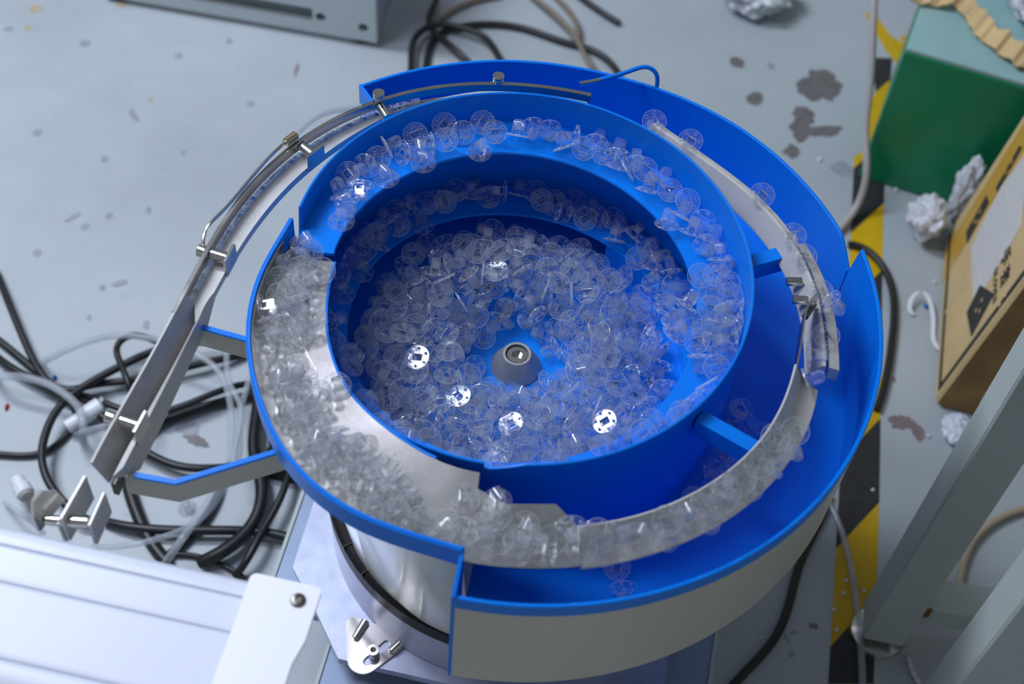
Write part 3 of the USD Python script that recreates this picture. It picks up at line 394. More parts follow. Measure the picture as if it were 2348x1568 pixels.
REST=[
 ([21.9,70.0,497.0],[0.845,0.368,0.319,-0.22]),
 ([-51.5,49.2,497.0],[0.715,0.071,0.31,-0.622]),
 ([-110.6,-89.4,496.7],[0.454,0.53,0.277,0.66]),
 ([15.4,-129.6,503.2],[0.059,0.346,0.933,-0.085]),
 ([-35.4,-79.2,491.3],[0.559,0.019,0.156,-0.814]),
 ([-77.5,-115.8,496.5],[0.815,0.199,0.536,0.097]),
 ([-102.9,34.5,505.2],[0.321,-0.008,0.342,0.883]),
 ([90.7,-100.0,499.6],[0.349,0.885,0.161,0.263]),
 ([-75.4,3.1,506.6],[0.208,-0.072,0.934,0.281]),
 ([-46.3,69.2,511.0],[0.651,-0.709,-0.009,-0.27]),
 ([71.7,-105.1,503.2],[0.02,-0.673,0.732,0.1]),
 ([-1.7,-85.7,497.4],[0.839,-0.476,-0.261,0.018]),
 ([77.9,13.5,504.1],[0.092,0.391,0.914,0.056]),
 ([34.0,-73.0,500.3],[0.432,-0.78,0.402,0.209]),
 ([-87.9,-102.1,498.2],[0.131,0.495,0.317,-0.798]),
 ([-60.2,-20.6,496.2],[0.71,0.307,-0.3,-0.558]),
 ([-14.7,60.7,499.3],[0.341,-0.295,-0.802,-0.392]),
 ([-61.2,36.0,503.2],[0.187,0.516,-0.046,0.835]),
 ([-44.5,-90.7,498.1],[0.601,-0.444,-0.184,0.638]),
 ([-1.8,-112.2,494.0],[0.835,0.302,0.159,0.431]),
 ([108.7,-95.6,505.7],[0.094,0.272,-0.895,-0.342]),
 ([-107.2,-78.9,511.5],[0.195,-0.902,-0.368,-0.114]),
 ([35.2,-138.0,497.1],[0.412,0.661,-0.01,-0.627]),
 ([-21.4,-141.5,502.5],[0.17,-0.983,-0.038,0.064]),
 ([17.1,82.0,509.0],[0.953,0.224,-0.065,0.196]),
 ([-103.8,41.9,524.9],[0.091,-0.868,0.392,0.289]),
 ([47.9,-64.4,500.5],[0.434,-0.896,0.007,-0.094]),
 ([-84.1,-83.0,503.9],[0.097,-0.011,0.089,0.991]),
 ([-126.9,9.9,525.6],[0.239,-0.953,0.154,-0.104]),
 ([81.5,-109.3,510.6],[0.05,0.095,0.956,-0.271]),
 ([-42.7,-108.4,498.0],[0.09,-0.75,0.195,-0.626]),
 ([-119.6,-56.4,520.2],[0.196,-0.931,-0.301,-0.059]),
 ([-67.8,38.7,517.7],[0.779,0.247,0.244,0.523]),
 ([-23.4,87.2,518.8],[0.925,0.312,0.116,-0.185]),
 ([-121.5,57.8,511.1],[0.219,-0.927,0.238,0.192]),
 ([70.6,-34.2,512.2],[0.13,-0.613,0.699,0.345]),
 ([71.4,28.1,507.6],[0.605,-0.232,-0.464,0.604]),
 ([62.3,2.8,498.7],[0.451,-0.304,-0.581,0.605]),
 ([-93.6,34.4,533.8],[0.096,-0.915,-0.376,0.113]),
 ([-29.1,67.0,521.4],[0.002,0.304,-0.944,-0.128]),
 ([-1.8,-127.0,501.4],[0.774,-0.013,-0.56,0.296]),
 ([-35.5,-132.9,509.1],[0.553,-0.451,0.203,0.67]),
 ([56.8,-102.4,501.5],[0.458,0.128,-0.193,-0.858]),
 ([-120.4,-8.9,515.8],[0.846,0.486,0.213,0.046]),
 ([-63.9,-120.5,503.4],[0.792,0.282,0.286,-0.46]),
 ([-66.1,-103.3,506.6],[0.281,-0.184,0.094,-0.937]),
 ([91.2,28.7,497.0],[0.362,0.293,-0.442,0.767]),
 ([40.4,62.5,508.7],[0.092,-0.269,0.19,-0.94]),
 ([85.2,45.3,503.8],[0.074,-0.842,-0.527,-0.082]),
 ([-137.3,-34.3,512.2],[0.936,0.304,0.043,-0.172]),
 ([-101.5,-38.0,520.9],[0.114,-0.782,0.606,0.087]),
 ([11.7,85.1,528.6],[0.118,-0.438,0.837,0.305]),
 ([-1.7,77.7,519.7],[0.789,0.381,-0.367,0.313]),
 ([-140.6,-2.7,515.0],[0.784,0.389,0.16,-0.457]),
 ([37.6,45.5,498.3],[0.78,0.586,0.071,-0.209]),
 ([29.5,-140.6,517.5],[0.315,-0.939,0.125,0.058]),
 ([55.0,-32.6,500.5],[0.702,-0.405,-0.407,0.421]),
 ([-97.1,-72.3,519.2],[0.06,-0.69,-0.693,-0.201]),
 ([64.5,-67.9,520.0],[0.012,0.939,-0.339,0.05]),
 ([20.2,-83.5,517.0],[0.14,-0.915,0.207,-0.316]),
 ([-49.3,-114.5,514.0],[0.724,-0.087,-0.683,0.032]),
 ([46.2,-126.5,515.2],[0.194,0.561,-0.791,-0.146]),
 ([65.8,-118.4,512.7],[0.195,-0.52,0.027,-0.831]),
 ([-116.0,11.8,527.5],[0.669,0.4,0.072,0.622]),
 ([27.6,65.5,516.5],[0.553,0.488,-0.469,-0.486]),
 ([-15.1,-131.9,510.0],[0.578,0.116,-0.2,0.782]),
 ([-17.2,49.7,502.2],[0.284,-0.17,0.9,-0.282]),
 ([-65.7,-69.2,524.9],[0.112,0.022,0.961,0.251]),
 ([97.2,-85.9,510.0],[0.365,0.431,-0.034,-0.824]),
 ([-84.4,-115.2,513.9],[0.537,-0.552,-0.616,-0.164]),
 ([-38.0,-58.3,518.5],[0.016,-0.972,0.227,0.051]),
 ([70.0,40.2,519.2],[0.296,0.798,0.442,0.284]),
 ([91.1,-75.0,514.4],[0.214,-0.218,-0.359,-0.882]),
 ([-4.0,83.7,534.5],[0.216,-0.896,0.375,0.099]),
 ([-80.3,-47.1,529.3],[0.077,-0.642,0.754,0.113]),
 ([-15.4,-71.2,517.6],[0.061,0.538,-0.434,0.72]),
 ([-46.7,48.4,519.2],[0.518,-0.228,0.581,-0.584]),
 ([-112.7,26.3,530.8],[0.33,0.197,0.369,0.846]),
 ([-126.7,-16.2,536.1],[0.078,0.266,-0.954,-0.113]),
 ([78.3,-40.4,524.0],[0.222,-0.97,-0.073,-0.07]),
 ([3.9,-134.5,511.6],[0.877,0.153,0.275,-0.363]),
 ([101.6,61.9,498.6],[0.747,-0.492,-0.426,-0.134]),
 ([85.4,-102.3,521.2],[0.161,-0.985,-0.05,0.045]),
 ([-56.0,15.8,497.6],[0.686,0.247,-0.455,0.51]),
 ([-97.5,-10.9,529.7],[0.13,-0.167,0.844,-0.494]),
 ([112.1,-73.0,517.1],[0.707,0.641,0.209,-0.213]),
 ([-17.7,-99.6,519.3],[0.68,-0.341,-0.523,0.384]),
 ([-107.9,-31.3,530.3],[0.425,-0.828,0.367,0.005]),
 ([84.7,-23.2,509.8],[0.116,0.1,0.53,0.834]),
 ([-92.3,66.9,527.3],[0.058,-0.337,0.794,0.502]),
 ([-92.6,-74.3,524.6],[0.767,0.336,0.304,-0.454]),
 ([8.5,51.5,497.4],[0.033,0.054,0.482,-0.874]),
 ([25.4,-68.1,513.4],[0.154,0.465,0.698,0.522]),
 ([-112.8,-55.2,530.4],[0.165,-0.811,-0.384,-0.409]),
 ([-56.3,21.6,520.4],[0.075,0.185,-0.979,-0.04]),
 ([53.4,50.0,519.7],[0.458,0.712,0.372,0.38]),
 ([-53.3,-48.1,521.8],[0.671,-0.176,-0.496,0.523]),
 ([-17.2,85.2,539.8],[0.128,-0.152,-0.94,-0.279]),
 ([74.8,-0.4,519.7],[0.174,-0.496,0.802,0.283]),
 ([-57.5,58.7,538.1],[0.268,-0.804,0.53,0.005]),
 ([58.5,-36.8,514.2],[0.136,0.089,-0.238,0.958]),
 ([-64.2,30.6,527.4],[0.791,0.271,-0.232,0.497]),
 ([-73.0,-121.5,522.8],[0.04,-0.176,-0.981,0.077]),
 ([70.9,69.1,514.7],[0.202,-0.974,0.102,-0.001]),
 ([-12.6,-54.4,497.8],[0.729,-0.53,-0.032,0.432]),
 ([4.2,-61.8,514.6],[0.209,-0.516,-0.816,-0.154]),
 ([114.1,29.2,496.3],[0.795,-0.166,0.493,-0.311]),
 ([107.0,78.0,502.6],[0.172,-0.9,-0.376,0.141]),
 ([-124.2,-50.2,538.3],[0.121,-0.919,0.366,0.08]),
 ([-130.2,30.7,528.7],[0.269,-0.295,-0.361,0.842]),
 ([-84.4,-94.4,518.9],[0.052,0.593,-0.562,0.575]),
 ([-105.5,49.5,536.7],[0.24,-0.904,0.169,0.311]),
 ([30.5,112.5,523.1],[0.015,0.197,-0.977,0.075]),
 ([-21.0,-120.8,528.4],[0.109,-0.906,0.398,-0.094]),
 ([50.1,-78.8,522.5],[0.143,-0.614,0.775,0.041]),
 ([-136.4,2.8,534.4],[0.097,-0.688,0.685,0.22]),
 ([56.0,-127.9,524.6],[0.177,-0.855,0.475,0.111]),
 ([85.1,106.1,502.6],[0.227,-0.544,-0.806,-0.046]),
 ([45.5,36.5,511.2],[0.219,0.342,0.634,-0.658]),
 ([-66.1,-79.7,536.2],[0.04,0.629,0.764,0.135]),
 ([-59.9,1.8,508.2],[0.85,0.246,0.452,0.111]),
 ([-37.3,-77.3,530.4],[0.092,0.514,-0.831,0.193]),
 ([-38.9,56.7,532.1],[0.228,0.95,0.117,0.178]),
 ([-104.0,-71.0,526.3],[0.844,-0.385,-0.246,0.282]),
 ([41.1,-108.0,516.1],[0.703,-0.067,0.567,0.424]),
 ([15.0,-78.3,525.6],[0.032,0.394,-0.864,-0.312]),
 ([9.0,-118.8,527.3],[0.33,-0.461,-0.823,-0.036]),
 ([-49.9,-68.7,533.1],[0.141,-0.37,0.918,-0.009]),
 ([-49.6,-39.3,513.0],[0.242,0.508,0.378,0.735]),
 ([85.2,20.8,518.5],[0.142,-0.952,0.228,-0.148]),
 ([32.2,-89.3,521.4],[0.02,0.278,-0.208,0.937]),
 ([32.8,77.7,530.3],[0.742,-0.642,0.19,-0.028]),
 ([-128.7,54.5,522.2],[0.782,-0.367,0.399,0.309]),
 ([-15.7,68.7,532.2],[0.398,0.645,0.153,0.634]),
 ([-71.7,59.5,538.2],[0.628,0.493,-0.475,-0.371]),
 ([-82.6,17.5,535.6],[0.257,0.758,-0.193,-0.568]),
 ([25.5,-49.4,504.2],[0.534,-0.517,0.089,-0.664]),
 ([117.5,54.3,501.0],[0.202,-0.829,-0.426,-0.302]),
 ([-93.5,62.9,542.0],[0.184,0.792,0.579,-0.063]),
 ([-137.6,-34.8,532.7],[0.148,0.205,0.955,0.158]),
 ([-126.2,13.5,546.1],[0.146,-0.65,-0.745,0.019]),
 ([14.2,-137.7,530.4],[0.211,-0.635,0.733,0.119]),
 ([37.7,47.8,524.2],[0.031,0.206,0.967,0.148]),
 ([-105.9,-7.2,538.4],[0.002,0.73,-0.662,-0.17]),
 ([91.2,-60.5,532.2],[0.074,-0.492,-0.85,-0.173]),
 ([68.4,-96.7,523.3],[0.556,0.309,0.197,-0.746]),
 ([5.4,90.4,543.9],[0.297,-0.679,-0.613,-0.274]),
 ([-75.5,-29.4,539.8],[0.01,0.183,0.978,-0.098]),
 ([-43.7,103.0,529.0],[0.159,0.395,0.229,-0.876]),
 ([-73.7,-103.2,528.8],[0.673,0.588,-0.401,0.201]),
 ([68.4,91.0,516.0],[0.35,-0.008,0.904,0.245]),
 ([72.4,64.6,525.6],[0.408,-0.104,-0.842,-0.338]),
 ([-79.4,35.4,540.4],[0.057,0.833,0.55,0.011]),
 ([22.7,65.0,529.8],[0.654,0.179,-0.627,-0.384]),
 ([100.4,-31.5,496.4],[0.613,0.156,0.478,-0.61]),
 ([68.8,-18.2,526.4],[0.012,0.207,0.891,0.404]),
 ([103.6,-97.2,524.8],[0.443,-0.711,0.028,-0.546]),
 ([123.4,-14.9,498.0],[0.287,-0.614,0.61,-0.411]),
 ([122.7,6.2,493.7],[0.241,-0.098,-0.188,-0.947]),
 ([36.7,-63.4,526.8],[0.302,-0.903,-0.287,0.108]),
 ([-67.4,-3.4,537.0],[0.106,0.322,0.931,0.138]),
 ([63.9,44.8,530.4],[0.362,0.242,0.502,-0.747]),
 ([-79.3,-64.7,533.4],[0.696,0.476,0.059,0.534]),
 ([-22.9,98.9,541.2],[0.499,-0.744,-0.429,-0.112]),
 ([-11.1,-111.4,534.5],[0.072,0.082,0.99,0.088]),
 ([68.2,-75.4,521.3],[0.249,0.329,-0.209,0.887]),
 ([-99.9,-93.3,535.7],[0.097,-0.855,0.505,0.067]),
 ([-13.5,141.1,514.8],[0.056,0.546,0.185,-0.815]),
 ([-91.3,38.1,544.9],[0.076,-0.305,-0.437,0.843]),
 ([-45.8,-97.4,531.1],[0.128,-0.039,-0.761,0.634]),
 ([103.1,48.8,508.1],[0.109,0.383,0.213,-0.892]),
 ([95.8,70.1,509.0],[0.538,-0.337,-0.349,0.689]),
 ([51.4,-88.0,531.0],[0.208,0.62,-0.13,0.745]),
 ([-73.6,92.6,538.9],[0.051,0.098,-0.993,0.032]),
 ([-81.1,116.9,527.8],[0.055,-0.477,0.847,-0.229]),
 ([57.7,-70.1,535.1],[0.015,0.157,0.979,0.127]),
 ([-62.7,109.9,534.8],[0.175,-0.015,0.968,0.18]),
 ([-22.0,-46.9,515.0],[0.174,-0.247,-0.929,-0.213]),
 ([79.3,-111.9,530.7],[0.039,0.833,-0.492,0.248]),
 ([-45.8,74.1,536.7],[0.07,0.019,-0.415,0.907]),
 ([32.1,140.1,509.0],[0.762,0.631,0.067,-0.133]),
 ([-58.9,-24.1,530.5],[0.451,-0.637,0.615,0.109]),
 ([-2.3,75.5,540.7],[0.02,-0.372,0.425,0.825]),
 ([92.6,-102.6,537.8],[0.25,-0.916,-0.306,0.07]),
 ([67.8,131.7,507.1],[0.162,-0.213,-0.769,0.58]),
 ([58.1,94.4,528.8],[0.022,0.629,0.769,0.114]),
 ([83.3,21.4,530.5],[0.416,-0.717,-0.54,-0.144]),
 ([0.5,-88.7,524.7],[0.963,0.03,-0.172,0.207]),
 ([96.0,-1.5,518.6],[0.107,-0.898,-0.418,-0.084]),
 ([40.7,-124.1,528.8],[0.659,-0.431,-0.255,0.562]),
 ([-57.6,76.2,541.7],[0.859,0.037,-0.211,-0.465]),
 ([-89.6,-19.4,543.8],[0.218,0.831,0.478,-0.185]),
 ([-26.0,-60.8,526.9],[0.174,-0.497,-0.795,-0.302]),
 ([15.0,121.7,525.5],[0.644,-0.415,0.642,0.024]),
 ([47.4,55.4,537.7],[0.142,-0.731,-0.176,0.643]),
 ([-27.7,70.1,545.2],[0.164,-0.673,0.721,-0.011]),
 ([139.6,28.0,497.2],[0.721,-0.489,-0.489,0.034]),
 ([-26.5,-85.1,527.2],[0.653,0.398,0.303,0.568]),
 ([18.5,-108.0,528.8],[0.904,0.323,0.068,0.273]),
 ([45.1,111.1,529.0],[0.208,-0.821,-0.506,-0.164]),
 ([71.3,111.8,516.9],[0.229,-0.875,-0.413,-0.11]),
 ([-49.1,127.2,520.9],[0.861,-0.482,0.151,0.066]),
 ([-114.2,-76.1,539.4],[0.197,0.108,-0.94,-0.258]),
 ([107.2,-9.3,512.1],[0.079,-0.193,0.675,-0.708]),
 ([-32.1,87.1,542.4],[0.552,-0.697,-0.443,0.117]),
 ([76.7,6.8,526.7],[0.957,0.054,0.281,-0.038]),
 ([90.5,91.3,514.4],[0.114,0.945,-0.19,0.242]),
 ([-120.2,-18.0,549.5],[0.015,0.511,-0.859,-0.015]),
 ([80.7,44.3,527.1],[0.833,0.316,0.4,0.213]),
 ([-12.2,53.6,515.8],[0.512,0.555,-0.566,0.331]),
 ([-33.4,20.0,504.0],[0.215,-0.975,-0.039,0.034]),
 ([51.7,6.2,514.3],[0.094,-0.784,-0.601,0.123]),
 ([52.5,77.7,533.3],[0.4,-0.333,0.85,-0.082]),
 ([-61.5,-54.9,543.4],[0.052,0.176,-0.975,0.124]),
 ([71.8,-52.8,522.3],[0.912,0.176,-0.049,-0.367]),
 ([-78.5,-7.8,545.1],[0.529,-0.693,-0.49,-0.008]),
 ([-63.0,-27.6,543.5],[0.004,-0.998,0.012,-0.061]),
 ([20.6,81.4,539.9],[0.639,0.026,-0.285,0.714]),
 ([-129.0,48.9,533.8],[0.369,0.292,0.371,-0.801]),
 ([107.3,24.4,517.1],[0.198,-0.975,-0.079,0.059]),
 ([-109.0,-40.6,542.4],[0.143,-0.958,0.167,0.184]),
 ([124.0,-61.3,532.9],[0.23,-0.406,0.687,0.557]),
 ([-60.9,96.2,546.8],[0.044,-0.315,-0.935,-0.158]),
 ([31.0,-23.6,503.1],[0.077,-0.89,-0.267,0.362]),
 ([0.1,122.3,524.4],[0.223,-0.253,-0.466,-0.818]),
 ([123.5,69.6,502.8],[0.095,-0.53,-0.78,-0.318]),
 ([-76.1,48.4,553.0],[0.237,0.846,-0.304,0.369]),
 ([44.5,78.2,544.6],[0.193,-0.949,0.249,-0.029]),
 ([41.2,-40.3,525.1],[0.092,-0.977,-0.057,0.181]),
 ([123.5,45.8,504.1],[0.751,0.295,0.583,-0.097]),
 ([-97.9,17.3,541.5],[0.921,0.299,-0.002,0.25]),
 ([-79.1,15.1,539.8],[0.071,0.373,-0.14,0.915]),
 ([-80.7,73.9,547.9],[0.021,-0.875,0.467,0.123]),
 ([61.8,20.3,517.2],[0.566,0.284,0.105,-0.767]),
 ([-38.0,-15.2,502.7],[0.003,0.742,-0.556,-0.375]),
 ([-117.9,-57.1,540.7],[0.071,0.032,-0.444,0.893]),
 ([-97.3,101.7,534.4],[0.118,-0.305,0.934,0.144]),
 ([23.0,99.4,541.1],[0.211,-0.737,-0.576,-0.284]),
 ([11.6,-43.8,499.5],[0.078,-0.656,0.433,0.613]),
 ([51.6,130.0,520.7],[0.029,0.96,0.262,0.094]),
 ([-95.0,-9.9,552.4],[0.139,-0.723,-0.658,-0.161]),
 ([-139.6,-16.9,537.4],[0.45,0.075,-0.106,0.883]),
 ([53.1,-20.6,517.7],[0.002,0.882,-0.06,-0.467]),
 ([16.9,45.0,512.9],[0.626,-0.287,-0.669,-0.28]),
 ([-29.0,-63.1,528.4],[0.794,0.441,-0.239,0.344]),
 ([75.0,-67.3,534.9],[0.521,0.603,0.454,0.399]),
 ([-10.4,118.5,540.4],[0.118,-0.668,-0.735,-0.012]),
 ([-35.7,133.0,530.9],[0.014,0.071,-0.992,-0.101]),
 ([18.6,-91.1,536.2],[0.319,0.513,-0.796,0.045]),
 ([24.5,36.2,497.0],[0.427,0.443,0.018,-0.788]),
 ([-102.2,43.8,547.3],[0.584,-0.365,0.039,0.724]),
 ([140.7,-7.9,497.5],[0.095,0.208,-0.784,0.577]),
 ([-76.7,-90.3,538.3],[0.034,0.854,-0.355,0.379]),
 ([-6.6,-45.5,502.9],[0.766,-0.442,0.454,0.108]),
 ([-40.4,109.8,535.9],[0.852,-0.517,0.061,0.057]),
 ([18.3,-47.2,508.5],[0.707,-0.389,-0.407,0.428]),
 ([1.9,104.6,538.4],[0.045,0.025,-0.599,-0.799]),
 ([42.1,101.1,538.9],[0.006,-0.937,0.347,-0.043]),
 ([52.9,-51.8,532.5],[0.548,-0.575,-0.04,0.606]),
 ([114.7,4.0,512.8],[0.108,-0.879,0.459,0.069]),
 ([-108.7,84.3,540.4],[0.158,-0.608,-0.766,-0.134]),
 ([57.4,-2.3,527.7],[0.016,-0.266,0.962,0.051]),
 ([67.4,-117.2,542.1],[0.025,-0.222,0.971,0.082]),
 ([139.2,12.7,497.6],[0.596,0.788,-0.005,-0.155]),
 ([117.6,89.3,503.7],[0.752,0.29,-0.516,0.291]),
 ([-100.7,-72.9,538.0],[0.255,0.314,-0.367,0.838]),
 ([-43.7,-126.1,539.9],[0.039,-0.371,-0.894,-0.25]),
 ([-0.7,57.4,523.4],[0.705,0.532,0.215,0.417]),
 ([-6.2,-55.9,517.0],[0.622,0.018,-0.468,-0.627]),
 ([-76.1,25.9,555.6],[0.037,-0.26,0.954,0.146]),
 ([-22.9,38.6,507.3],[0.301,0.379,0.526,-0.7]),
 ([-129.8,-3.6,547.4],[0.321,0.235,-0.714,-0.577]),
 ([-50.2,12.7,516.6],[0.541,0.155,0.503,-0.656]),
 ([-47.4,82.2,554.4],[0.05,-0.051,0.988,0.137]),
 ([108.1,-54.3,540.6],[0.123,-0.464,0.876,-0.049]),
 ([-72.6,67.6,548.4],[0.839,0.068,0.492,0.221]),
 ([-57.8,34.5,535.8],[0.558,-0.558,0.102,-0.606]),
 ([-84.3,55.0,548.8],[0.935,-0.354,0.001,0.027]),
 ([90.1,64.9,520.8],[0.852,0.44,0.216,-0.187]),
 ([-27.2,-101.5,542.5],[0.004,-0.818,0.575,-0.022]),
 ([112.9,63.1,515.6],[0.153,-0.435,-0.87,-0.174]),
 ([-81.0,-82.9,543.3],[0.141,-0.877,0.454,0.063]),
 ([-26.8,84.0,557.1],[0.103,-0.908,0.406,0.023]),
 ([-47.8,-87.8,538.2],[0.153,-0.978,-0.066,0.126]),
 ([4.5,-109.4,540.1],[0.024,-0.179,0.943,0.279]),
 ([37.1,19.1,499.4],[0.113,-0.554,-0.476,0.673]),
 ([63.9,-18.3,525.1],[0.893,0.4,-0.178,0.101]),
 ([-42.0,-48.0,534.8],[0.051,-0.008,-0.979,-0.197]),
 ([99.4,107.9,507.3],[0.87,0.229,-0.435,-0.036]),
 ([-112.9,64.8,546.0],[0.071,0.981,-0.087,-0.156]),
 ([-8.5,96.4,551.6],[0.005,0.803,0.595,0.033]),
]
# ---------------------------------------------------------------- helpers
ZB = 0.53
UsdGeom.Scope.Define(stage, '/World/Looks')
rng = np.random.default_rng(11)
used = {}
def numbered(path):
    n = used.get(path, -1)+1; used[path] = n
    return path if n == 0 else f'{path}_{n:03d}'
def key(prim, **kw):
    for k, v in kw.items():
        if v: prim.SetCustomDataByKey(k, v)
def thing(name, label, cat, loc=(0, 0, 0), rz=0, group=None):
    x = UsdGeom.Xform.Define(stage, numbered('/World/'+name)); x.AddTranslateOp().Set(Gf.Vec3d(*map(float, loc)))
    if rz: x.AddRotateZOp().Set(math.degrees(rz))
    key(x.GetPrim(), label=label, category=cat, group=group); return x.GetPrim()
def obj(name, mesh, mat, parent=None, smooth=30, label=None, cat=None, group=None, kind=None):
    path = numbered((str(parent.GetPath()) if parent else '/World')+'/'+name)
    if isinstance(mesh, list): mesh = trimesh.util.concatenate(mesh)
    p = usdkit.mesh(stage, path, mesh, mat, smooth=smooth).GetPrim()
    key(p, label=label, category=cat, group=group, kind=kind); return p
def fix(m):
    m = trimesh.Trimesh(m.vertices, m.faces, process=True)
    m.fix_normals(); return m
def sweep(secs, closed=False):
    """secs: (n, k, 3) cross sections, each a closed ring; capped unless closed."""
    s = np.asarray(secs, float); n, k, _ = s.shape
    v = s.reshape(-1, 3); f = []
    for i in range(n if closed else n-1):
        j = (i+1) % n
        for a in range(k):
            b = (a+1) % k
            f += [(i*k+a, i*k+b, j*k+b), (i*k+a, j*k+b, j*k+a)]
    if not closed:
        c0, c1 = len(v), len(v)+1
        v = np.vstack([v, s[0].mean(0), s[-1].mean(0)])
        for a in range(k):
            b = (a+1) % k
            f += [(c0, b, a), (c1, (n-1)*k+a, (n-1)*k+b)]
    return fix(trimesh.Trimesh(v, f, process=False))
def spline(pts, n=60, s=0.0):
    p = np.asarray(pts, float)
    if p.shape[1] == 2: p = np.c_[p, np.zeros(len(p))]
    tck, _ = splprep(p.T, s=s*len(p), k=min(3, len(p)-1))
    return np.stack(splev(np.linspace(0, 1, n), tck), -1)
def tube(pts, r, sides=10):
    p = np.asarray(pts, float); t = np.gradient(p, axis=0); t /= np.linalg.norm(t, axis=1, keepdims=True)+1e-12
    a = np.cross(t[0], [0, 0, 1.0]); a = a if np.linalg.norm(a) > .1 else np.cross(t[0], [1.0, 0, 0]); secs = []
    ang = np.arange(sides)*2*np.pi/sides
    for i in range(len(p)):
        a = a-t[i]*(a@t[i]); a /= np.linalg.norm(a); b = np.cross(t[i], a)
        rr = r[i] if np.ndim(r) else r
        secs.append(p[i]+rr*(np.cos(ang)[:, None]*a+np.sin(ang)[:, None]*b))
    return sweep(secs)
def cyl(p0, p1, r, sides=20, cham=0.0):
    p0, p1 = np.array(p0, float), np.array(p1, float); d = p1-p0; L = np.linalg.norm(d); d /= L
    if cham: return tube([p0, p0+d*cham, p1-d*cham, p1], [r-cham, r, r, r-cham], sides) if False else _lathe_axis([(r-cham, 0), (r, cham), (r, L-cham), (r-cham, L)], p0, d, sides)
    return _lathe_axis([(r, 0), (r, L)], p0, d, sides)
def _lathe_axis(prof, p0, d, sides):
    h = np.array([0, 0, 1.]) if abs(d[2]) < .9 else np.array([1., 0, 0]); a = np.cross(d, h); a /= np.linalg.norm(a); b = np.cross(d, a)
    ang = np.arange(sides)*2*np.pi/sides
    return sweep([p0+d*z+r*(np.cos(ang)[:, None]*a+np.sin(ang)[:, None]*b) for r, z in prof])
def lathe(prof, sides=64, c=(0, 0)):
    return _lathe_axis(prof, np.array([c[0], c[1], 0.]), np.array([0, 0, 1.]), sides)
def ring(prof, sides=96, c=(0, 0)):
    """closed profile [(r, z)] turned right round the axis"""
    return sweep([[(c[0]+r*math.cos(a), c[1]+r*math.sin(a), z) for r, z in prof] for a in np.arange(sides)*2*np.pi/sides], closed=True)
def box(lo, hi, ch=0.0):
    lo, hi = np.array(lo, float), np.array(hi, float)
    if not ch: return trimesh.creation.box(hi-lo, trimesh.transformations.translation_matrix((lo+hi)/2))
    import itertools
    pts = []
    for s in itertools.product((0, 1), repeat=3):
        c = np.where(np.array(s) == 1, hi, lo); d = np.where(np.array(s) == 1, -1, 1)*ch
        for k in range(3):
            q = c+d; q[k] = c[k]; pts.append(q)
    return trimesh.convex.convex_hull(np.array(pts))
def slab(poly, z0, z1):
    m = trimesh.creation.extrude_polygon(poly, z1-z0, engine='earcut'); m.apply_translation((0, 0, z0)); return m
def place(m, loc=(0, 0, 0), rz=0, R=None):
    m = m.copy()
    if R is not None: m.apply_transform(R)
    if rz: m.apply_transform(trimesh.transformations.rotation_matrix(rz, (0, 0, 1)))
    m.apply_translation(loc); return m
def strip_wall(path, z0, z1, th, side=1):
    """upright strip of thickness th along a plan path; z0, z1 numbers or arrays; side 1 = grows outward from the bowl axis"""
    p = np.asarray(path, float)[:, :2]; t = np.gradient(p, axis=0); t /= np.linalg.norm(t, axis=1, keepdims=True)
    nrm = np.stack([t[:, 1], -t[:, 0]], 1); nrm *= np.sign((nrm*p).sum(1).mean())*side
    z0 = np.broadcast_to(z0, len(p)); z1 = np.broadcast_to(z1, len(p)); e = min(.0006, th*.3)
    return sweep([[(*p[i], z0[i]), (*p[i], z1[i]-e), (*(p[i]+nrm[i]*e), z1[i]), (*(p[i]+nrm[i]*(th-e)), z1[i]), (*(p[i]+nrm[i]*th), z1[i]-e), (*(p[i]+nrm[i]*th), z0[i])] for i in range(len(p))])
def offset(path, d):
    """plan offset away from the bowl axis (d > 0)"""
    p = np.asarray(path, float).copy(); t = np.gradient(p[:, :2], axis=0); t /= np.linalg.norm(t, axis=1, keepdims=True)
    n = np.stack([t[:, 1], -t[:, 0]], 1); n *= np.sign((n*p[:, :2]).sum(1).mean()); p[:, :2] += n*d; return p
def pol(r, a, z=0): return (r*math.cos(math.radians(a)), r*math.sin(math.radians(a)), z)

# ---------------------------------------------------------------- materials
def mat(name, nodes, links=(), surface='p.BSDF'): return usdkit.material(stage, '/World/Looks/'+name, nodes, links, surface=surface)
def lin(r, g, b): return tuple((c/255/12.92 if c <= 10 else ((c/255+.055)/1.055)**2.4) for c in (r, g, b))
def plain(name, col, rough=.5, metal=0., noise=0., nscale=30, bump=0., bscale=400, **kw):
    nodes = {'p': ('principled_bsdf', {'base_color': col, 'roughness': rough, 'metallic': metal, **kw})}
    links = []
    nodes['g'] = ('geometry', {})
    if noise:
        nodes['n'] = ('noise_texture', {'scale': nscale, 'detail': 5, 'roughness': .6})
        lo, hi = tuple(c*(1-noise) for c in col), tuple(min(1, c*(1+noise)) for c in col)
        nodes['r'] = ('rgb_ramp', {'ramp': [(0.3, lo), (0.7, hi)]})
        links += [('g.position', 'n.vector'), ('n.fac', 'r.fac'), ('r.color', 'p.base_color')]
    if bump:
        nodes['nb'] = ('noise_texture', {'scale': bscale, 'detail': 3}); nodes['b'] = ('bump', {'strength': bump, 'distance': .001})
        links += [('g.position', 'nb.vector'), ('nb.fac', 'b.height'), ('b.normal', 'p.normal')]
    return mat(name, nodes, links)
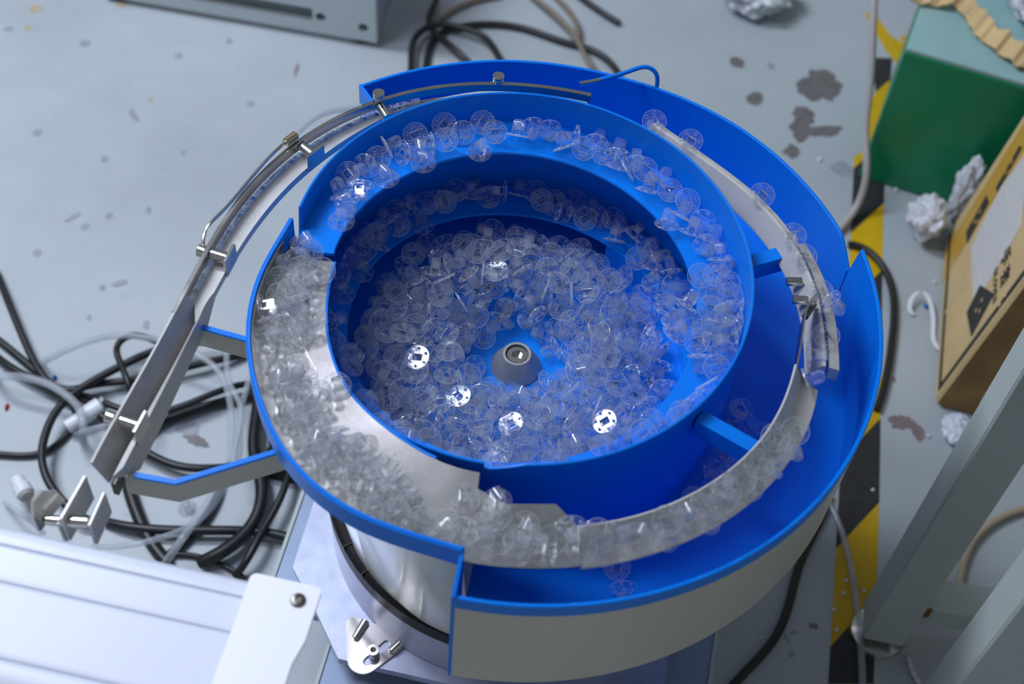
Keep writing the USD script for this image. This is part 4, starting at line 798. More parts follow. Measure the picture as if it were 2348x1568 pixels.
def blue_paint():
    return mat('blue_paint', {'g': ('geometry', {}), 'n': ('noise_texture', {'scale': 900, 'detail': 2}), 'b': ('bump', {'strength': .25, 'distance': .0006}),
        'v': ('voronoi_texture', {'scale': 260.0}), 'lt': ('math', {'math_type': 'less_than', 'value2': .10}), 'n2': ('noise_texture', {'scale': 60}), 'gt': ('math', {'math_type': 'greater_than', 'value2': .60}),
        'm': ('math', {'math_type': 'multiply'}), 'mx': ('mix_color', {'a': (0.0, .195, .80), 'b': (.25, .45, .85)}),
        'p': ('principled_bsdf', {'roughness': .30, 'specular_ior_level': .28})},
        [('g.position', 'n.vector'), ('n.fac', 'b.height'), ('b.normal', 'p.normal'), ('g.position', 'v.vector'), ('v.distance', 'lt.value1'), ('g.position', 'n2.vector'), ('n2.fac', 'gt.value1'),
         ('lt.value', 'm.value1'), ('gt.value', 'm.value2'), ('m.value', 'mx.fac'), ('mx.result', 'p.base_color')])
def brushed(name, col, rough, scale=(4, 4, 300)):
    return mat(name, {'g': ('geometry', {}), 'mp': ('mapping', {'scale': scale}), 'n': ('noise_texture', {'scale': 12, 'detail': 4}),
        'n2': ('noise_texture', {'scale': 25, 'detail': 4}), 'r': ('map_range', {'from_min': .3, 'from_max': .7, 'to_min': rough*.8, 'to_max': rough*1.25}), 'b': ('bump', {'strength': .06, 'distance': .0005}),
        'cr': ('rgb_ramp', {'ramp': [(.3, tuple(c*.86 for c in col)), (.7, col)]}), 'p': ('principled_bsdf', {'metallic': 1.0})},
        [('g.position', 'mp.vector'), ('mp.vector', 'n.vector'), ('g.position', 'n2.vector'), ('n.fac', 'b.height'), ('b.normal', 'p.normal'), ('n2.fac', 'r.value'), ('r.result', 'p.roughness'), ('n2.fac', 'cr.fac'), ('cr.color', 'p.base_color')])
M = {}
M['blue'] = blue_paint()
M['cream'] = plain('cream_paint', lin(196, 194, 178), .28, noise=.03, nscale=12, coat_weight=.4, coat_roughness=.12)
M['steel'] = brushed('stainless_steel', (.58, .565, .55), .20)
M['polished'] = plain('polished_steel', (.66, .64, .60), .16, 1.0)
M['cone'] = plain('turned_steel', (.40, .41, .43), .42, .65, noise=.15, nscale=90)
M['steel_dull'] = plain('dull_steel', (.56, .55, .53), .42, .35, noise=.08, nscale=40)
M['bore'] = plain('oiled_steel', (.16, .15, .13), .35, 1.0)
M['zinc'] = plain('zinc_plate', lin(176, 182, 205), .36, .55, noise=.10, nscale=55)
M['plate2'] = plain('bluish_plate', lin(140, 156, 182), .45, .3, noise=.06, nscale=30)
M['cast'] = plain('lacquered_cast_metal', lin(168, 172, 196), .42, .2, noise=.05)
M['rubber'] = plain('black_rubber', (.014, .014, .016), .5, noise=.2, specular_ior_level=.15)
M['cable'] = plain('black_cable', (.010, .011, .014), .42)
M['grey_cable'] = plain('grey_cable', lin(172, 168, 168), .5)
M['brown_cable'] = plain('brown_cable', lin(128, 116, 104), .5)
M['beige'] = plain('beige_hose', lin(176, 160, 136), .4)
M['white'] = plain('white_coat', lin(216, 222, 236), .38, noise=.01)
M['white_plastic'] = plain('white_plastic', lin(222, 226, 230), .35)
M['frame'] = plain('frame_cream', lin(176, 186, 184), .42, noise=.03, nscale=8)
M['rust'] = plain('rust', lin(120, 84, 40), .8, noise=.3, nscale=200)
M['dark'] = plain('dark_hole', (.01, .011, .013), .6)
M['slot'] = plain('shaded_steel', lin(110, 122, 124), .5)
M['alu'] = plain('anodised_aluminium', lin(196, 204, 206), .35, .35)
M['green'] = plain('green_plastic', lin(12, 128, 84), .30, noise=.10, nscale=9, subsurface_weight=.15, subsurface_radius=(.01, .03, .02))
M['pale_green'] = plain('pale_green_top', lin(150, 186, 186), .35, noise=.06, nscale=10)
M['carton'] = plain('brown_carton', lin(208, 180, 130), .75, noise=.10, nscale=14)
M['carton_dark'] = plain('soiled_carton', lin(150, 118, 70), .8, noise=.25, nscale=22)
M['ink'] = plain('black_print', (.03, .03, .028), .7, noise=.3, nscale=300)
M['label'] = plain('paper_label', lin(206, 204, 204), .7, noise=.06, nscale=120)
M['parcel_tape'] = plain('parcel_tape', lin(206, 160, 62), .3)
M['film'] = plain('white_film', lin(220, 222, 230), .35, transmission_weight=.15)
M['yellow'] = plain('yellow_tape', lin(206, 168, 8), .5, noise=.10, nscale=40)
M['black_tape'] = plain('black_tape', (.026, .027, .030), .5, noise=.3, nscale=60)
M['blue_bead'] = plain('blue_plastic', lin(10, 96, 200), .4)
M['red'] = plain('red_plastic', lin(180, 40, 50), .5)
M['stain0'] = plain('brown_stain', lin(112, 108, 110), .35, noise=.22, nscale=70)
M['stain1'] = plain('grey_stain', lin(146, 153, 161), .45, noise=.10, nscale=80)
M['stain2'] = plain('rusty_stain', lin(130, 116, 116), .6, noise=.15, nscale=90)
M['stain3'] = plain('ochre_stain', lin(176, 160, 128), .6, noise=.1, nscale=90)
# clear moulded plastic: a clear body that refracts in part and lets light straight through its thin walls in part
def clear_mat(name, haze, ior):
    return mat(name, {'t': ('transparent_bsdf', {'color': (.985, .99, 1.0)}), 'rf': ('refraction_bsdf', {'color': (.985, .99, 1.0), 'roughness': 0.0, 'IOR': ior}), 'x': ('mix_closure', {'fac': .5}),
        'gl': ('glossy_bsdf', {'color': (1, 1, 1), 'roughness': .025}), 'lw': ('layer_weight', {'blend': .5}), 'pw': ('math', {'math_type': 'power', 'value2': 3.2}), 'fr': ('math', {'math_type': 'multiply_add', 'value2': .85, 'value3': .065}), 'w': ('mix_closure', {}),
        'd': ('diffuse_bsdf', {'color': (.90, .94, 1.0)}), 'tl': ('translucent_bsdf', {'color': (.90, .94, 1.0)}), 'h': ('mix_closure', {'fac': .5}), 'y': ('mix_closure', {'fac': haze})},
        [('t.BSDF', 'x.closure1'), ('rf.BSDF', 'x.closure2'), ('x.closure', 'w.closure1'), ('gl.BSDF', 'w.closure2'), ('lw.facing', 'pw.value1'), ('pw.value', 'fr.value1'), ('fr.value', 'w.fac'), ('d.BSDF', 'h.closure1'), ('tl.BSDF', 'h.closure2'), ('w.closure', 'y.closure1'), ('h.closure', 'y.closure2')], surface='y.closure')
M['clear'] = clear_mat('clear_plastic', .052, 1.10)
M['clear_edge'] = clear_mat('clear_plastic_frosted_edge', .24, 1.10)
M['clear_side'] = clear_mat('clear_plastic_side', .11, 1.14)
M['hose'] = mat('clear_hose', {'t': ('transparent_bsdf', {'color': (.90, .92, .93)}), 'g': ('principled_bsdf', {'base_color': lin(205, 210, 218), 'roughness': .12}), 'x': ('mix_closure', {'fac': .32})},
                [('t.BSDF', 'x.closure1'), ('g.BSDF', 'x.closure2')], surface='x.closure')
def floor_mat():
    return mat('epoxy_floor', {'g': ('geometry', {}), 'n': ('noise_texture', {'scale': 2.2, 'detail': 6, 'roughness': .62}), 'n2': ('noise_texture', {'scale': 46, 'detail': 4, 'roughness': .6}),
        'r': ('rgb_ramp', {'ramp': [(.30, lin(163, 171, 177)), (.55, lin(176, 184, 190)), (.75, lin(184, 191, 196))]}), 'r2': ('rgb_ramp', {'ramp': [(.24, (.78, .78, .78)), (.36, (1, 1, 1))]}),
        'mx': ('mix_color', {'blend_type': 'multiply', 'fac': .75}), 'rr': ('map_range', {'from_min': .3, 'from_max': .7, 'to_min': .32, 'to_max': .46}),
        'p': ('principled_bsdf', {'specular_ior_level': .4})},
        [('g.position', 'n.vector'), ('g.position', 'n2.vector'), ('n.fac', 'r.fac'), ('n2.fac', 'r2.fac'), ('r.color', 'mx.a'), ('r2.color', 'mx.b'), ('mx.result', 'p.base_color'), ('n.fac', 'rr.value'), ('rr.result', 'p.roughness')])
M['floor'] = floor_mat()

# ================================================================ the setting
fl = obj('floor', box((-3.2, -2.6, -.06), (3.4, 3.6, 0)), M['floor'], smooth=False, kind='structure', label='grey epoxy workshop floor with brown and grey stains')
for k, (x, y, w, h, rot, cid) in enumerate(STAINS):
    n = 28; a = np.arange(n)*2*np.pi/n
    wob = 1+.62*(meshkit.noise(np.stack([np.cos(a)*1.6+k*7, np.sin(a)*1.6, a*0], -1), 3)-.5)+.45*(meshkit.noise(np.stack([np.cos(a)*4+k*7, np.sin(a)*4, a*0], -1), 5)-.5)
    P = np.stack([w*wob*np.cos(a), h*wob*np.sin(a)], 1); c, s = math.cos(rot), math.sin(rot)
    P = np.stack([P[:, 0]*c-P[:, 1]*s+x, P[:, 0]*s+P[:, 1]*c+y], 1)
    obj('stain', slab(sg.Polygon(P), .0, .00030+k*.000012), M[f'stain{cid}'], fl, smooth=False)

obj('ceiling', box((-3.2, -2.6, 3.3), (3.4, 3.6, 3.36)), plain('ceiling_white', lin(214, 218, 222), .8), smooth=False, kind='structure', label='plain white workshop ceiling')

# ---- yellow and black floor tape
tp = thing('hazard_tape', 'yellow and black striped hazard tape stuck along the floor', 'floor tape')
TL, TR = spline(D['tape_l'], 60, 2e-6), spline(D['tape_r'], 60, 2e-6)
TL[:, 2] = TR[:, 2] = 0
edge = np.vstack([TL[:, :2], TR[::-1, :2]])
tape_poly = sg.Polygon(edge).buffer(0)
tape_poly = tape_poly.difference(sg.Polygon([(.40, 1.030), (.70, 1.055), (.70, 1.60), (.40, 1.60)]))
tape_poly = tape_poly.difference(sg.Polygon([(.49, .80), (.5215, .83), (.527, .90), (.545, .965), (.542, 1.06), (.49, 1.06)]))
obj('tape_strip', slab(tape_poly, 0, .0005), M['yellow'], tp, smooth=False)
for q in ([(.5420, 1.150), (.556, 1.155), (.580, 1.100), (.612, 1.075), (.622, 1.020), (.612, .985), (.604, 1.025), (.588, 1.030), (.570, 1.065)], [(.598, 1.100), (.606, 1.105), (.628, 1.045), (.618, 1.050)], [(.5205, .860), (.5235, .858), (.5290, .905), (.5400, .945), (.5375, .950), (.5250, .905)]):
    obj('torn_scrap', slab(sg.Polygon(q).buffer(.002).buffer(-.001), .0002, .0011), M['yellow'], tp, smooth=False, label='torn yellow scrap of the tape')
for k in range(-2, 6):
    y0 = .183+.237*k; y1 = y0+.1185
    par = sg.Polygon([(.3, y0-.07*(.2/.055)+.02), (.3, y1-.07*(.2/.055)+.02), (.75, y1+.07*(.25/.055)), (.75, y0+.07*(.25/.055))])
    g = par.intersection(tape_poly)
    if g.is_empty: continue
    for q in getattr(g, 'geoms', [g]):
        if q.area > 1e-4: obj('black_stripe', slab(q, .0004, .0009), M['black_tape'], tp, smooth=False)

# ================================================================ the vibratory bowl feeder
bf = thing('bowl_feeder', 'blue and cream vibratory bowl feeder with spiral steel track on a grey base', 'parts feeder')
def rW(t): return .192+.0075*t                                     # outer radius of the bowl wall along the spiral
def rE(t): return .1593-.0026*t+np.clip((t-1.34)/.16, 0, 1)**1.6*.0115   # inner edge of the track
def zE(t): return -.0260+.0897*t+ZB
def zRim(t): return .0735+.0399*t+ZB
def P3(r, t, z): return (r*math.cos(t*2*math.pi), r*math.sin(t*2*math.pi), z)
# bowl wall
secs = []
for t in np.linspace(.735, 1.735, 190):
    ro = rW(t) if t < 1.49 else rW(1.49)+(rW(.735)-rW(1.49))*(t-1.49)/.245
    zt = zRim(t) if t < 1.485 else .100+ZB
    if t < .76: zt = zRim(.735)-.012+.012*(t-.735)/.025
    ri = ro-.0026; e = .0008
    secs.append([P3(ro, t, -.05+ZB), P3(ro, t, zt-e), P3(ro-e, t, zt), P3(ri+e, t, zt), P3(ri, t, zt-e), P3(ri, t, -.05+ZB)])
obj('bowl_wall', sweep(secs), M['blue'], bf, label='blue painted inner bowl wall')
obj('bowl_floor', lathe([(.0, -.050+ZB), (.197, -.050+ZB), (.197, -.0445+ZB), (.10, -.0425+ZB), (.02, -.0405+ZB), (.0, -.0405+ZB)], 96), M['blue'], bf)
# spiral track inside the bowl
secs = []
for t in np.linspace(-.19, 1.505, 330):
    ri, ro, z = rE(t), (rW(t) if t > .735 else rW(.735))-.0027, zE(t)
    secs.append([P3(ri, t, z-.0012), P3(ri+.0007, t, z), P3(ro, t, z+.0004), P3(ro, t, z-.0026), P3(ri+.0007, t, z-.0034), P3(ri, t, z-.0026)])
obj('spiral_track', sweep(secs), M['blue'], bf, label='blue spiral ledge that climbs inside the bowl')
secs = [[P3(rE(t)+.0005, t, -.044+ZB), P3(rE(t)+.0005, t, zE(t)-.003), P3(rE(t)+.003, t, zE(t)-.003), P3(rE(t)+.003, t, -.044+ZB)] for t in np.linspace(-.10, .168, 60)]
obj('track_skirt', sweep(secs), M['blue'], bf)
# centre cone and its bolt
zc = -.041+ZB
cn = obj('centre_cone', lathe([(.0, zc), (.0240, zc), (.0242, zc+.0016), (.0236, zc+.0024), (.0142, zc+.0205), (.0133, zc+.0212), (.0112, zc+.0212), (.0108, zc+.0208), (.0108, zc+.013), (0, zc+.013)], 72), M['cone'], bf, label='grey steel cone clamp in the middle of the bowl')
hexa = [(.0056*math.cos(k*math.pi/3+.3), .0056*math.sin(k*math.pi/3+.3)) for k in range(6)]
head = sg.Point(0, 0).buffer(.0094, 24).difference(sg.Polygon(hexa))
hb = slab(head, zc+.0131, zc+.0192)
obj('socket_bolt', [hb, lathe([(0, zc+.013), (.0075, zc+.013), (.0075, zc+.0138), (0, zc+.0138)], 24)], M['polished'], cn, smooth=25, label='polished hex socket bolt')
# outer pan that catches what falls
def sector(r0, r1, a0, a1, n=90):
    A = np.radians(np.linspace(a0, a1, n)); o = [(r1*math.cos(a), r1*math.sin(a)) for a in A]; i = [(r0*math.cos(a), r0*math.sin(a)) for a in A[::-1]]
    return sg.Polygon(o+i)
obj('pan_floor', slab(sector(.198, .3165, -95.5, 125, 110), -.041+ZB, -.038+ZB), M['blue'], bf, smooth=False, label='blue floor of the outer catching pan')
def rim_z(a):
    if a < 15.8: return ZB+np.interp(a, [-95.5, -65, -37, 0, 15.8], [.1025, .0968, .0880, .0845, .0838])
    return ZB+np.interp(a, [16.2, 21.5, 52, 75, 98, 125], [.0430, .0625, .0610, .0560, .0570, .0555])
for a0, a1 in ((-95.5, 15.8), (16.2, 125)):
    cr, br = [], []
    for a in np.linspace(a0, a1, 100):
        z = rim_z(a)
        cr.append([pol(.3164, a, -.041+ZB), pol(.3182, a, -.041+ZB), pol(.3182, a, z-.0155), pol(.3164, a, z-.0155)])
        br.append([pol(.3150, a, -.0385+ZB), pol(.3150, a, z-.0008), pol(.3158, a, z), pol(.3178, a, z), pol(.3186, a, z-.0008), pol(.3186, a, z-.0154), pol(.3165, a, z-.0154), pol(.3165, a, -.0385+ZB)])
    w = obj('pan_wall', sweep(cr), M['cream'], bf, label='cream painted outside of the catching pan')
    obj('pan_rim', sweep(br), M['blue'], w, label='blue painted rim and inside of the pan wall')
def radial_plate(a, r0, r1, z0, z1, th=.003):
    c, s = math.cos(math.radians(a)), math.sin(math.radians(a)); tx, ty = -s*th/2, c*th/2
    q = [(r0, z0), (r1, z0), (r1, z1(r1) if callable(z1) else z1), (r0, z1(r0) if callable(z1) else z1)]
    return sweep([[(r*c+k*tx, r*s+k*ty, z) for r, z in q] for k in (-1, 1)])
obj('pan_end_plate', radial_plate(-95.6, .284, .3184, -.041+ZB, lambda r: ZB+(.104 if r > .3 else .121)), M['blue'], bf)
obj('pan_end_plate', radial_plate(125.2, .212, .3184, -.041+ZB, ZB+.0555), M['blue'], bf)
# struts across the pan
for q0, q1, z in ((pol(.201, 13.5), pol(.246, 15.8), .088), (pol(.200, -39.5), pol(.252, -37.3), .094)):
    p = np.array([q0[:2], q1[:2]]); d = (p[1]-p[0])/np.linalg.norm(p[1]-p[0]); n = np.array([-d[1], d[0]])*.0065
    obj('strut', sweep([[(*(q+n), z-.020+ZB), (*(q+n), z+ZB), (*(q-n), z+ZB), (*(q-n), z-.020+ZB)] for q in p]), M['blue'], bf, smooth=False)
# wide stainless tray at the top of the spiral
TW = spline(D['tray_wall'], 120, 3e-7); TI = spline(D['tray_in'], 60, 3e-7); PI_ = np.array(D['plate_in']); TO = spline(D['track_out'], 110, 5e-7); FE = spline(D['fence'], 110, 5e-7)
zt = .104+ZB
twi = offset(TW, -.003)
i0 = int(np.argmin(np.hypot(TW[:, 0]-TI[0, 0]*1.24, TW[:, 1]-TI[0, 1]*1.24)))
k1 = int(np.argmin(np.hypot(TO[:, 0]-.062, TO[:, 1]+.281)))
outline = np.vstack([TI[:, :2], PI_[:, :2], TO[:k1+1][::-1, :2], twi[i0:][::-1, :2]])
tray = sg.Polygon(outline).buffer(0)
tray = max(getattr(tray, 'geoms', [tray]), key=lambda g: g.area)
ty = obj('steel_tray', slab(tray, zt-.002, zt), M['steel'], bf, smooth=False, label='wide brushed steel tray at the top of the spiral')
lp = [[(*TI[i, :2], zt-.004), (*TI[i, :2], zt+.0004), (*(TI[i, :2]*.988), zt+.0004), (*(TI[i, :2]*.988), zt-.004)] for i in range(len(TI)-8)]
obj('tray_edge', sweep(lp), M['blue'], ty, label='blue painted inner edge of the tray')
zr = TW[:, 2]
tw = obj('tray_wall', strip_wall(offset(TW, -.0028), zt-.006, zr, .0028), M['blue'], bf, label='blue rim wall round the steel tray')
band = strip_wall(TW, zr-.024, zr-.0008, .0012)
obj('rim_band', band, M['blue'], tw)
obj('steel_liner', strip_wall(offset(TW[i0:-2], -.0042), zt-.001, zr[i0:-2]-.003, .0012), M['steel'], tw, label='thin steel liner inside the tray wall')
SB = np.array(D['skirt_bot']); sba, sbr = np.unwrap(np.arctan2(SB[:, 1], SB[:, 0])), np.hypot(SB[:, 0], SB[:, 1])
sk = []
for i in range(len(TW)):
    a = math.atan2(TW[i, 1], TW[i, 0]); a = a-2*math.pi if a > 1.5 else a
    r = float(np.interp(a, sba, sbr)); q = np.array([math.cos(a), math.sin(a)])*r; u = np.array([math.cos(a), math.sin(a)])*.002
    k = float(np.clip((math.degrees(a)+152)/50, 0, 1)); k = k*k*(3-2*k); rt = min(.198+k*.086, float(np.hypot(*TW[i, :2]))-.001); tq = q/r*rt
    rt = max(rt, .2060); tq = q/r*rt; rm = max(.2050, rt+(r-rt)*.48); mq = q/r*rm; u = u*.5
    sk.append([(*tq, zr[i]-.022), (*mq, .476), (*q, .298), (*(q-u), .298), (*(mq-u), .476), (*(tq-u), zr[i]-.022)])
obj('skirt', sweep(sk), M['cream'], bf, smooth=50, label='glossy cream skirt under the steel tray')
# outer track with its sloping fence
A_f, R_f = np.arctan2(FE[:, 1], FE[:, 0]), np.hypot(FE[:, 0], FE[:, 1]); A_o, R_o = np.arctan2(TO[:, 1], TO[:, 0]), np.hypot(TO[:, 0], TO[:, 1])
tk = []
fa = np.linspace(A_f[0], A_o[-1], 90)
for a in fa:
    rf, ro = np.interp(a, A_f, R_f), np.interp(a, A_o, R_o); w = min(1, (a-fa[0])/.10); rb = rf+(ro-rf)*(.42+.16*(1-w))
    zf = .122+ZB
    q = [(rf-.0012, zf), (rf+.0004, zf+.0004), (rb, .1035+ZB), (ro, .1000+ZB), (ro, .0975+ZB), (rb-.001, .1005+ZB), (rf-.0012, zf-.004)]
    tk.append([(r*math.cos(a), r*math.sin(a), z) for r, z in q])
trk = obj('outer_track', sweep(tk), M['steel_dull'], bf, label='narrow steel track with a sloping fence round the outside')
sel = FE[A_f > A_o[-1]-.05]
obj('deflector_tip', strip_wall(sel, .103+ZB, .1225+ZB, .0016), M['steel'], trk)
# single-file slot rail
SR = spline(D['slot_rail'], 90, 4e-7)
sr = UsdGeom.Xform.Define(stage, numbered(str(bf.GetPath())+'/slot_rail')).GetPrim(); key(sr, label='slotted steel rail on which the parts hang in single file')
def rail(path, prof):
    o = [offset(path, d) for d, _ in prof]
    return sweep([[(*o[j][i, :2], z+ZB) for j, (_, z) in enumerate(prof)] for i in range(len(path))])
wid = np.linspace(0, 1, len(SR))
obj('inner_bar', rail(SR, [(-.0012, .100), (-.0042, .0995), (-.0150, .084), (-.0155, .0815), (-.0010, .094)]), M['steel_dull'], sr)
n2 = 52
obj('outer_bar', [rail(SR[:n2+1], [(.0022, .0955), (.0058, .0955), (.0058, .082), (.0022, .082)]), rail(SR[n2:], [(.0024, .0985), (.0110, .0965), (.0112, .082), (.0024, .084)])], M['steel_dull'], sr)
for d0, q in ((SR[63], .9), (SR[69], .9)):
    u = d0[:2]/np.linalg.norm(d0[:2]); obj('mounting_tab', place(box((-.005, -.0040, -.003), (.010, .0040, .001), .0006), (*(d0[:2]-u*.018), .096+ZB), math.atan2(u[1], u[0])), M['steel'], sr, smooth=False)
scr = np.array([.2535, -.0040, .1030+ZB]); obj('grub_screw', tube([scr+np.array([-.0006, -.0011, 0])*k for k in range(16)], [.0030 if k % 2 else .0026 for k in range(16)], 12), M['bore'], sr, smooth=False)

# discharge chute: curved at the back, straight towards the white feeder
GD = spline(D['guide'], 150, 8e-7); GP = spline(D['guide_plate'], 150, 8e-7)
gr = UsdGeom.Xform.Define(stage, numbered(str(bf.GetPath())+'/discharge_chute')).GetPrim(); key(gr, label='steel discharge chute that leaves the bowl and runs down to the white feeder')
LEN = np.r_[0, np.cumsum(np.linalg.norm(np.diff(GD[:, :2], axis=0), axis=1))]; iS = int(np.argmin(np.hypot(GD[:, 0]+.279, GD[:, 1]+.068)))
obj('top_bar', strip_wall(offset(GD[:iS+6], -.0022), .1045+ZB, .1135+ZB, .0044), M['steel'], gr, label='narrow bar over the row of parts')
obj('outer_side_plate', strip_wall(offset(GD[:iS+1], .0005), .078+ZB, .0965+ZB, .0022), M['steel'], gr)
ot = [offset(GD[iS:], d) for d in (.0012, -.0012, -.0112, -.0090)]
obj('outer_side_plate', sweep([[(*o[i, :2], z+ZB) for o, z in zip(ot, (.1125, .1135, .0880, .0865))] for i in range(len(ot[0]))]), M['steel_dull'], gr)
inn = offset(GD, -.0048)
pl = []
for i in range(len(GD)):
    g = GP[i]; q = inn[i, :2]; d = q-g[:2]; L = np.linalg.norm(d); d = d/L if L > 1e-6 else d
    gg = g[:2] if i else g[:2]
    pl.append([(*q, .0985+ZB), (*gg, .0975+ZB), (*(gg-d*.001), .094+ZB), (*gg, .0905+ZB), (*(gg+d*.002), .0945+ZB), (*q, .0955+ZB)])
GPn = []
for i in range(len(GD)):
    j = int(np.argmin(np.hypot(GP[:, 0]-GD[i, 0], GP[:, 1]-GD[i, 1]))); GPn.append(GP[j])
GPn = spline(np.array(GPn)[::6], len(GD), 1e-6)
inn2 = offset(GD, -.0150)
pl = []
for i in range(len(GD)):
    q = inn[i, :2]; g = GPn[i, :2]
    k = min(1, max(0, (i-iS+1)/5)); q = q*(1-k)+inn2[i, :2]*k; h = g*(1-.55*k)+q*.55*k
    pl.append([(*q, .0985+ZB), (*h, .0980+ZB), (*g, .0972-.016*k+ZB), (*g, .0900-.014*k+ZB), (*(g*.3+q*.7), .0955-.008*k+ZB), (*q, .0955+ZB)])
obj('inner_plate', sweep(pl), M['steel_dull'], gr, smooth=25, label='wide steel plate that carries the discs')
obj('inner_side_plate', strip_wall(offset(GD[iS+4:], -.0155), .070+ZB, .0870+ZB, .0045), M['bore'], gr)
# cross bars with thumb screws
def crossbar(i, out=True):
    g = GD[i]; t = GD[min(i+1, len(GD)-1), :2]-GD[i-1, :2]; t /= np.linalg.norm(t); n = np.array([-t[1], t[0]]); n *= np.sign(n@(-g[:2]))
    a = np.array([*(g[:2]+n*.0025), .107+ZB]); b = np.array([*(g[:2]+n*.0200), .107+ZB])
    c = obj('spacer', cyl(a, b, .0052, 20, .0004), M['polished'], gr)
    return a, b, n, t
for i in (66, 99, 139):
    a, b, n, t = crossbar(i)
    obj('end_tab', place(box((-.0015, -.011, -.012), (.0015, .011, .008), .0005), b, math.atan2(n[1], n[0])), M['steel'], gr, smooth=False)
    if i > 70:
        n3 = np.array([n[0], n[1], 0]); obj('thumb_screw', [cyl(a-n3*.012, a-n3*.0045, .0058, 24, .0006), cyl(a-n3*.0045, a+n3*.0, .0030, 12)], M['polished'], gr)
for i in (20, 46):
    g = GD[i]; z = .1135+ZB
    obj('thumb_screw', [cyl((g[0], g[1], z), (g[0], g[1], z+.003), .0034, 16), cyl((g[0], g[1], z+.003), (g[0], g[1], z+.0062), .0056, 24, .0005), cyl((g[0], g[1], z+.0066), (g[0], g[1], z+.010), .0056, 24, .0005)], M['polished'], gr)
    if i == 46:
        a, b, n, t = crossbar(i)
# lower end of the chute: end plates, pins and a tab
ce = [((-.3290, -.2880), (-.3205, -.2496), .0030, .078, .1120), ((-.3080, -.2890), (-.3040, -.2600), .0028, .078, .108), ((-.3340, -.2860), (-.3290, -.2640), .0028, .070, .100)]
for q0, q1, th, z0, z1 in ce:
    p = np.array([q0, q1]); obj('end_plate', strip_wall(np.linspace(p[0], p[1], 6), z0+ZB, z1+ZB, th), M['steel_dull'], gr, smooth=False)
obj('pin', cyl((-.346, -.282, .097+ZB), (-.318, -.2820, .097+ZB), .0042, 18, .0004), M['polished'], gr)
obj('pin', cyl((-.3265, -.2825, .099+ZB), (-.313, -.2815, .099+ZB), .0050, 18, .0006), M['polished'], gr)
obj('end_tab', place(slab(sg.Polygon([(-.016, -.002), (.016, -.002), (.014, .012), (.004, .024), (-.006, .024), (-.014, .012)]), -.0015, .0015), (-.3445, -.2760, .096+ZB), 1.2, trimesh.transformations.rotation_matrix(1.3, (1, 0, 0))), M['steel'], gr, smooth=False)
# air pipe and sleeve beside the chute
zA = .118+ZB
def og(i, d, z): q = offset(GD, d)[i]; return (q[0], q[1], z)
obj('air_pipe', tube(spline([og(68, .004, zA), og(74, .0035, zA), og(80, .003, zA-.002), og(86, .003, zA-.002), og(91, .006, zA-.002), og(95, .009, zA-.003), og(97, .008, zA-.006), og(99, .004, .107+ZB)], 60), .0016, 10), M['polished'], gr, label='thin bent metal air pipe clipped to the chute')
obj('pipe_fitting', [cyl(og(66, .004, zA), og(69, .004, zA), .0042, 16, .0006)], plain('brass', (.62, .50, .30), .25, 1.0), gr, label='small brass fitting')
obj('clear_sleeve', tube(spline([og(50, .001, .112+ZB), og(54, .006, .114+ZB), og(58, .0095, .116+ZB), og(62, .0085, .117+ZB), og(66, .0045, .118+ZB)], 40), .0032, 10), M['hose'], gr, label='clear sleeve along the outside of the chute bend')
# painted arms that hold the chute
for path, h in (([(-.2790, -.0775), (-.2290, -.0880)], .026), ([(-.3005, -.2282), (-.2596, -.2319), (-.1790, -.1915)], .028)):
    top = .085+ZB; p = np.array(path)
    pp = np.vstack([np.linspace(p[i], p[i+1], 12)[(1 if i else 0):] for i in range(len(p)-1)])
    a = obj('support_arm', strip_wall(offset(pp, -.0022), top-h, top-.0012, .0044), M['cream'], bf, smooth=False, label='cream flat bar that holds the chute')
    obj('painted_edge', strip_wall(offset(pp[(0 if len(p) == 2 else 2):], -.0026), top-.0014, top+.0006, .0052), M['blue'], a, smooth=False, label='blue painted top edge')
# hooked wire on the pan rim
hk = [(.0365, .2690, .607), (.0560, .2770, .607), (.0891, .2967, .6065), (.1060, .3030, .606), (.1125, .3020, .602), (.1165, .2990, .590), (.1175, .2965, .570)]
hk = spline(hk, 50)
wh = obj('wire_hook', tube(hk[9:], .0023, 10), M['blue'], bf, label='bent wire hook painted blue on the pan rim')
obj('bare_end', tube(hk[:10], .0021, 10), M['polished'], wh, label='bare metal end of the wire')
# drive unit and base
c0 = (.0100, 0)
obj('clamp_ring', ring([(.150, .266), (.178, .296), (.1950, .296), (.1990, .292), (.1990, .272), (.1975, .2695), (.150, .2695)], 96, c0), M['rubber'], bf, label='black clamp ring under the cream skirt')
for a0 in (-147, -136.5, -98.5):
    obj('ring_joint', place(box((-.012, -.0011, .272), (.0005, .0011, .2972), .0003), pol(.1985, a0) + np.array([c0[0], 0, 0]), math.radians(a0)), M['dark'], bf, smooth=False)
obj('drive_housing', lathe([(0, .205), (.196, .205), (.1975, .2065), (.1975, .2680), (.196, .2695), (0, .2695)], 96, c0), M['cast'], bf, label='pale grey round drive housing')
YAW = -.135
rot = lambda pts: [(x*math.cos(YAW)-y*math.sin(YAW), x*math.sin(YAW)+y*math.cos(YAW)) for x, y in pts]
up_ = sg.Polygon(rot([(-.205, .20), (.205, .20), (.205, -.205), (-.125, -.205), (-.158, -.165), (-.200, -.118)])).buffer(.004).buffer(-.0)
obj('base_plate', slab(up_, .193, .2045), M['zinc'], bf, smooth=False, label='mottled zinc base plate')
lo_ = sg.Polygon(rot([(-.232, .24), (.262, .24), (.262, -.24), (-.150, -.24), (-.150, -.150), (-.232, -.150)]))
lp_ = obj('lower_plate', slab(lo_, .150, .162), M['plate2'], bf, smooth=False, label='lower bluish grey plate')
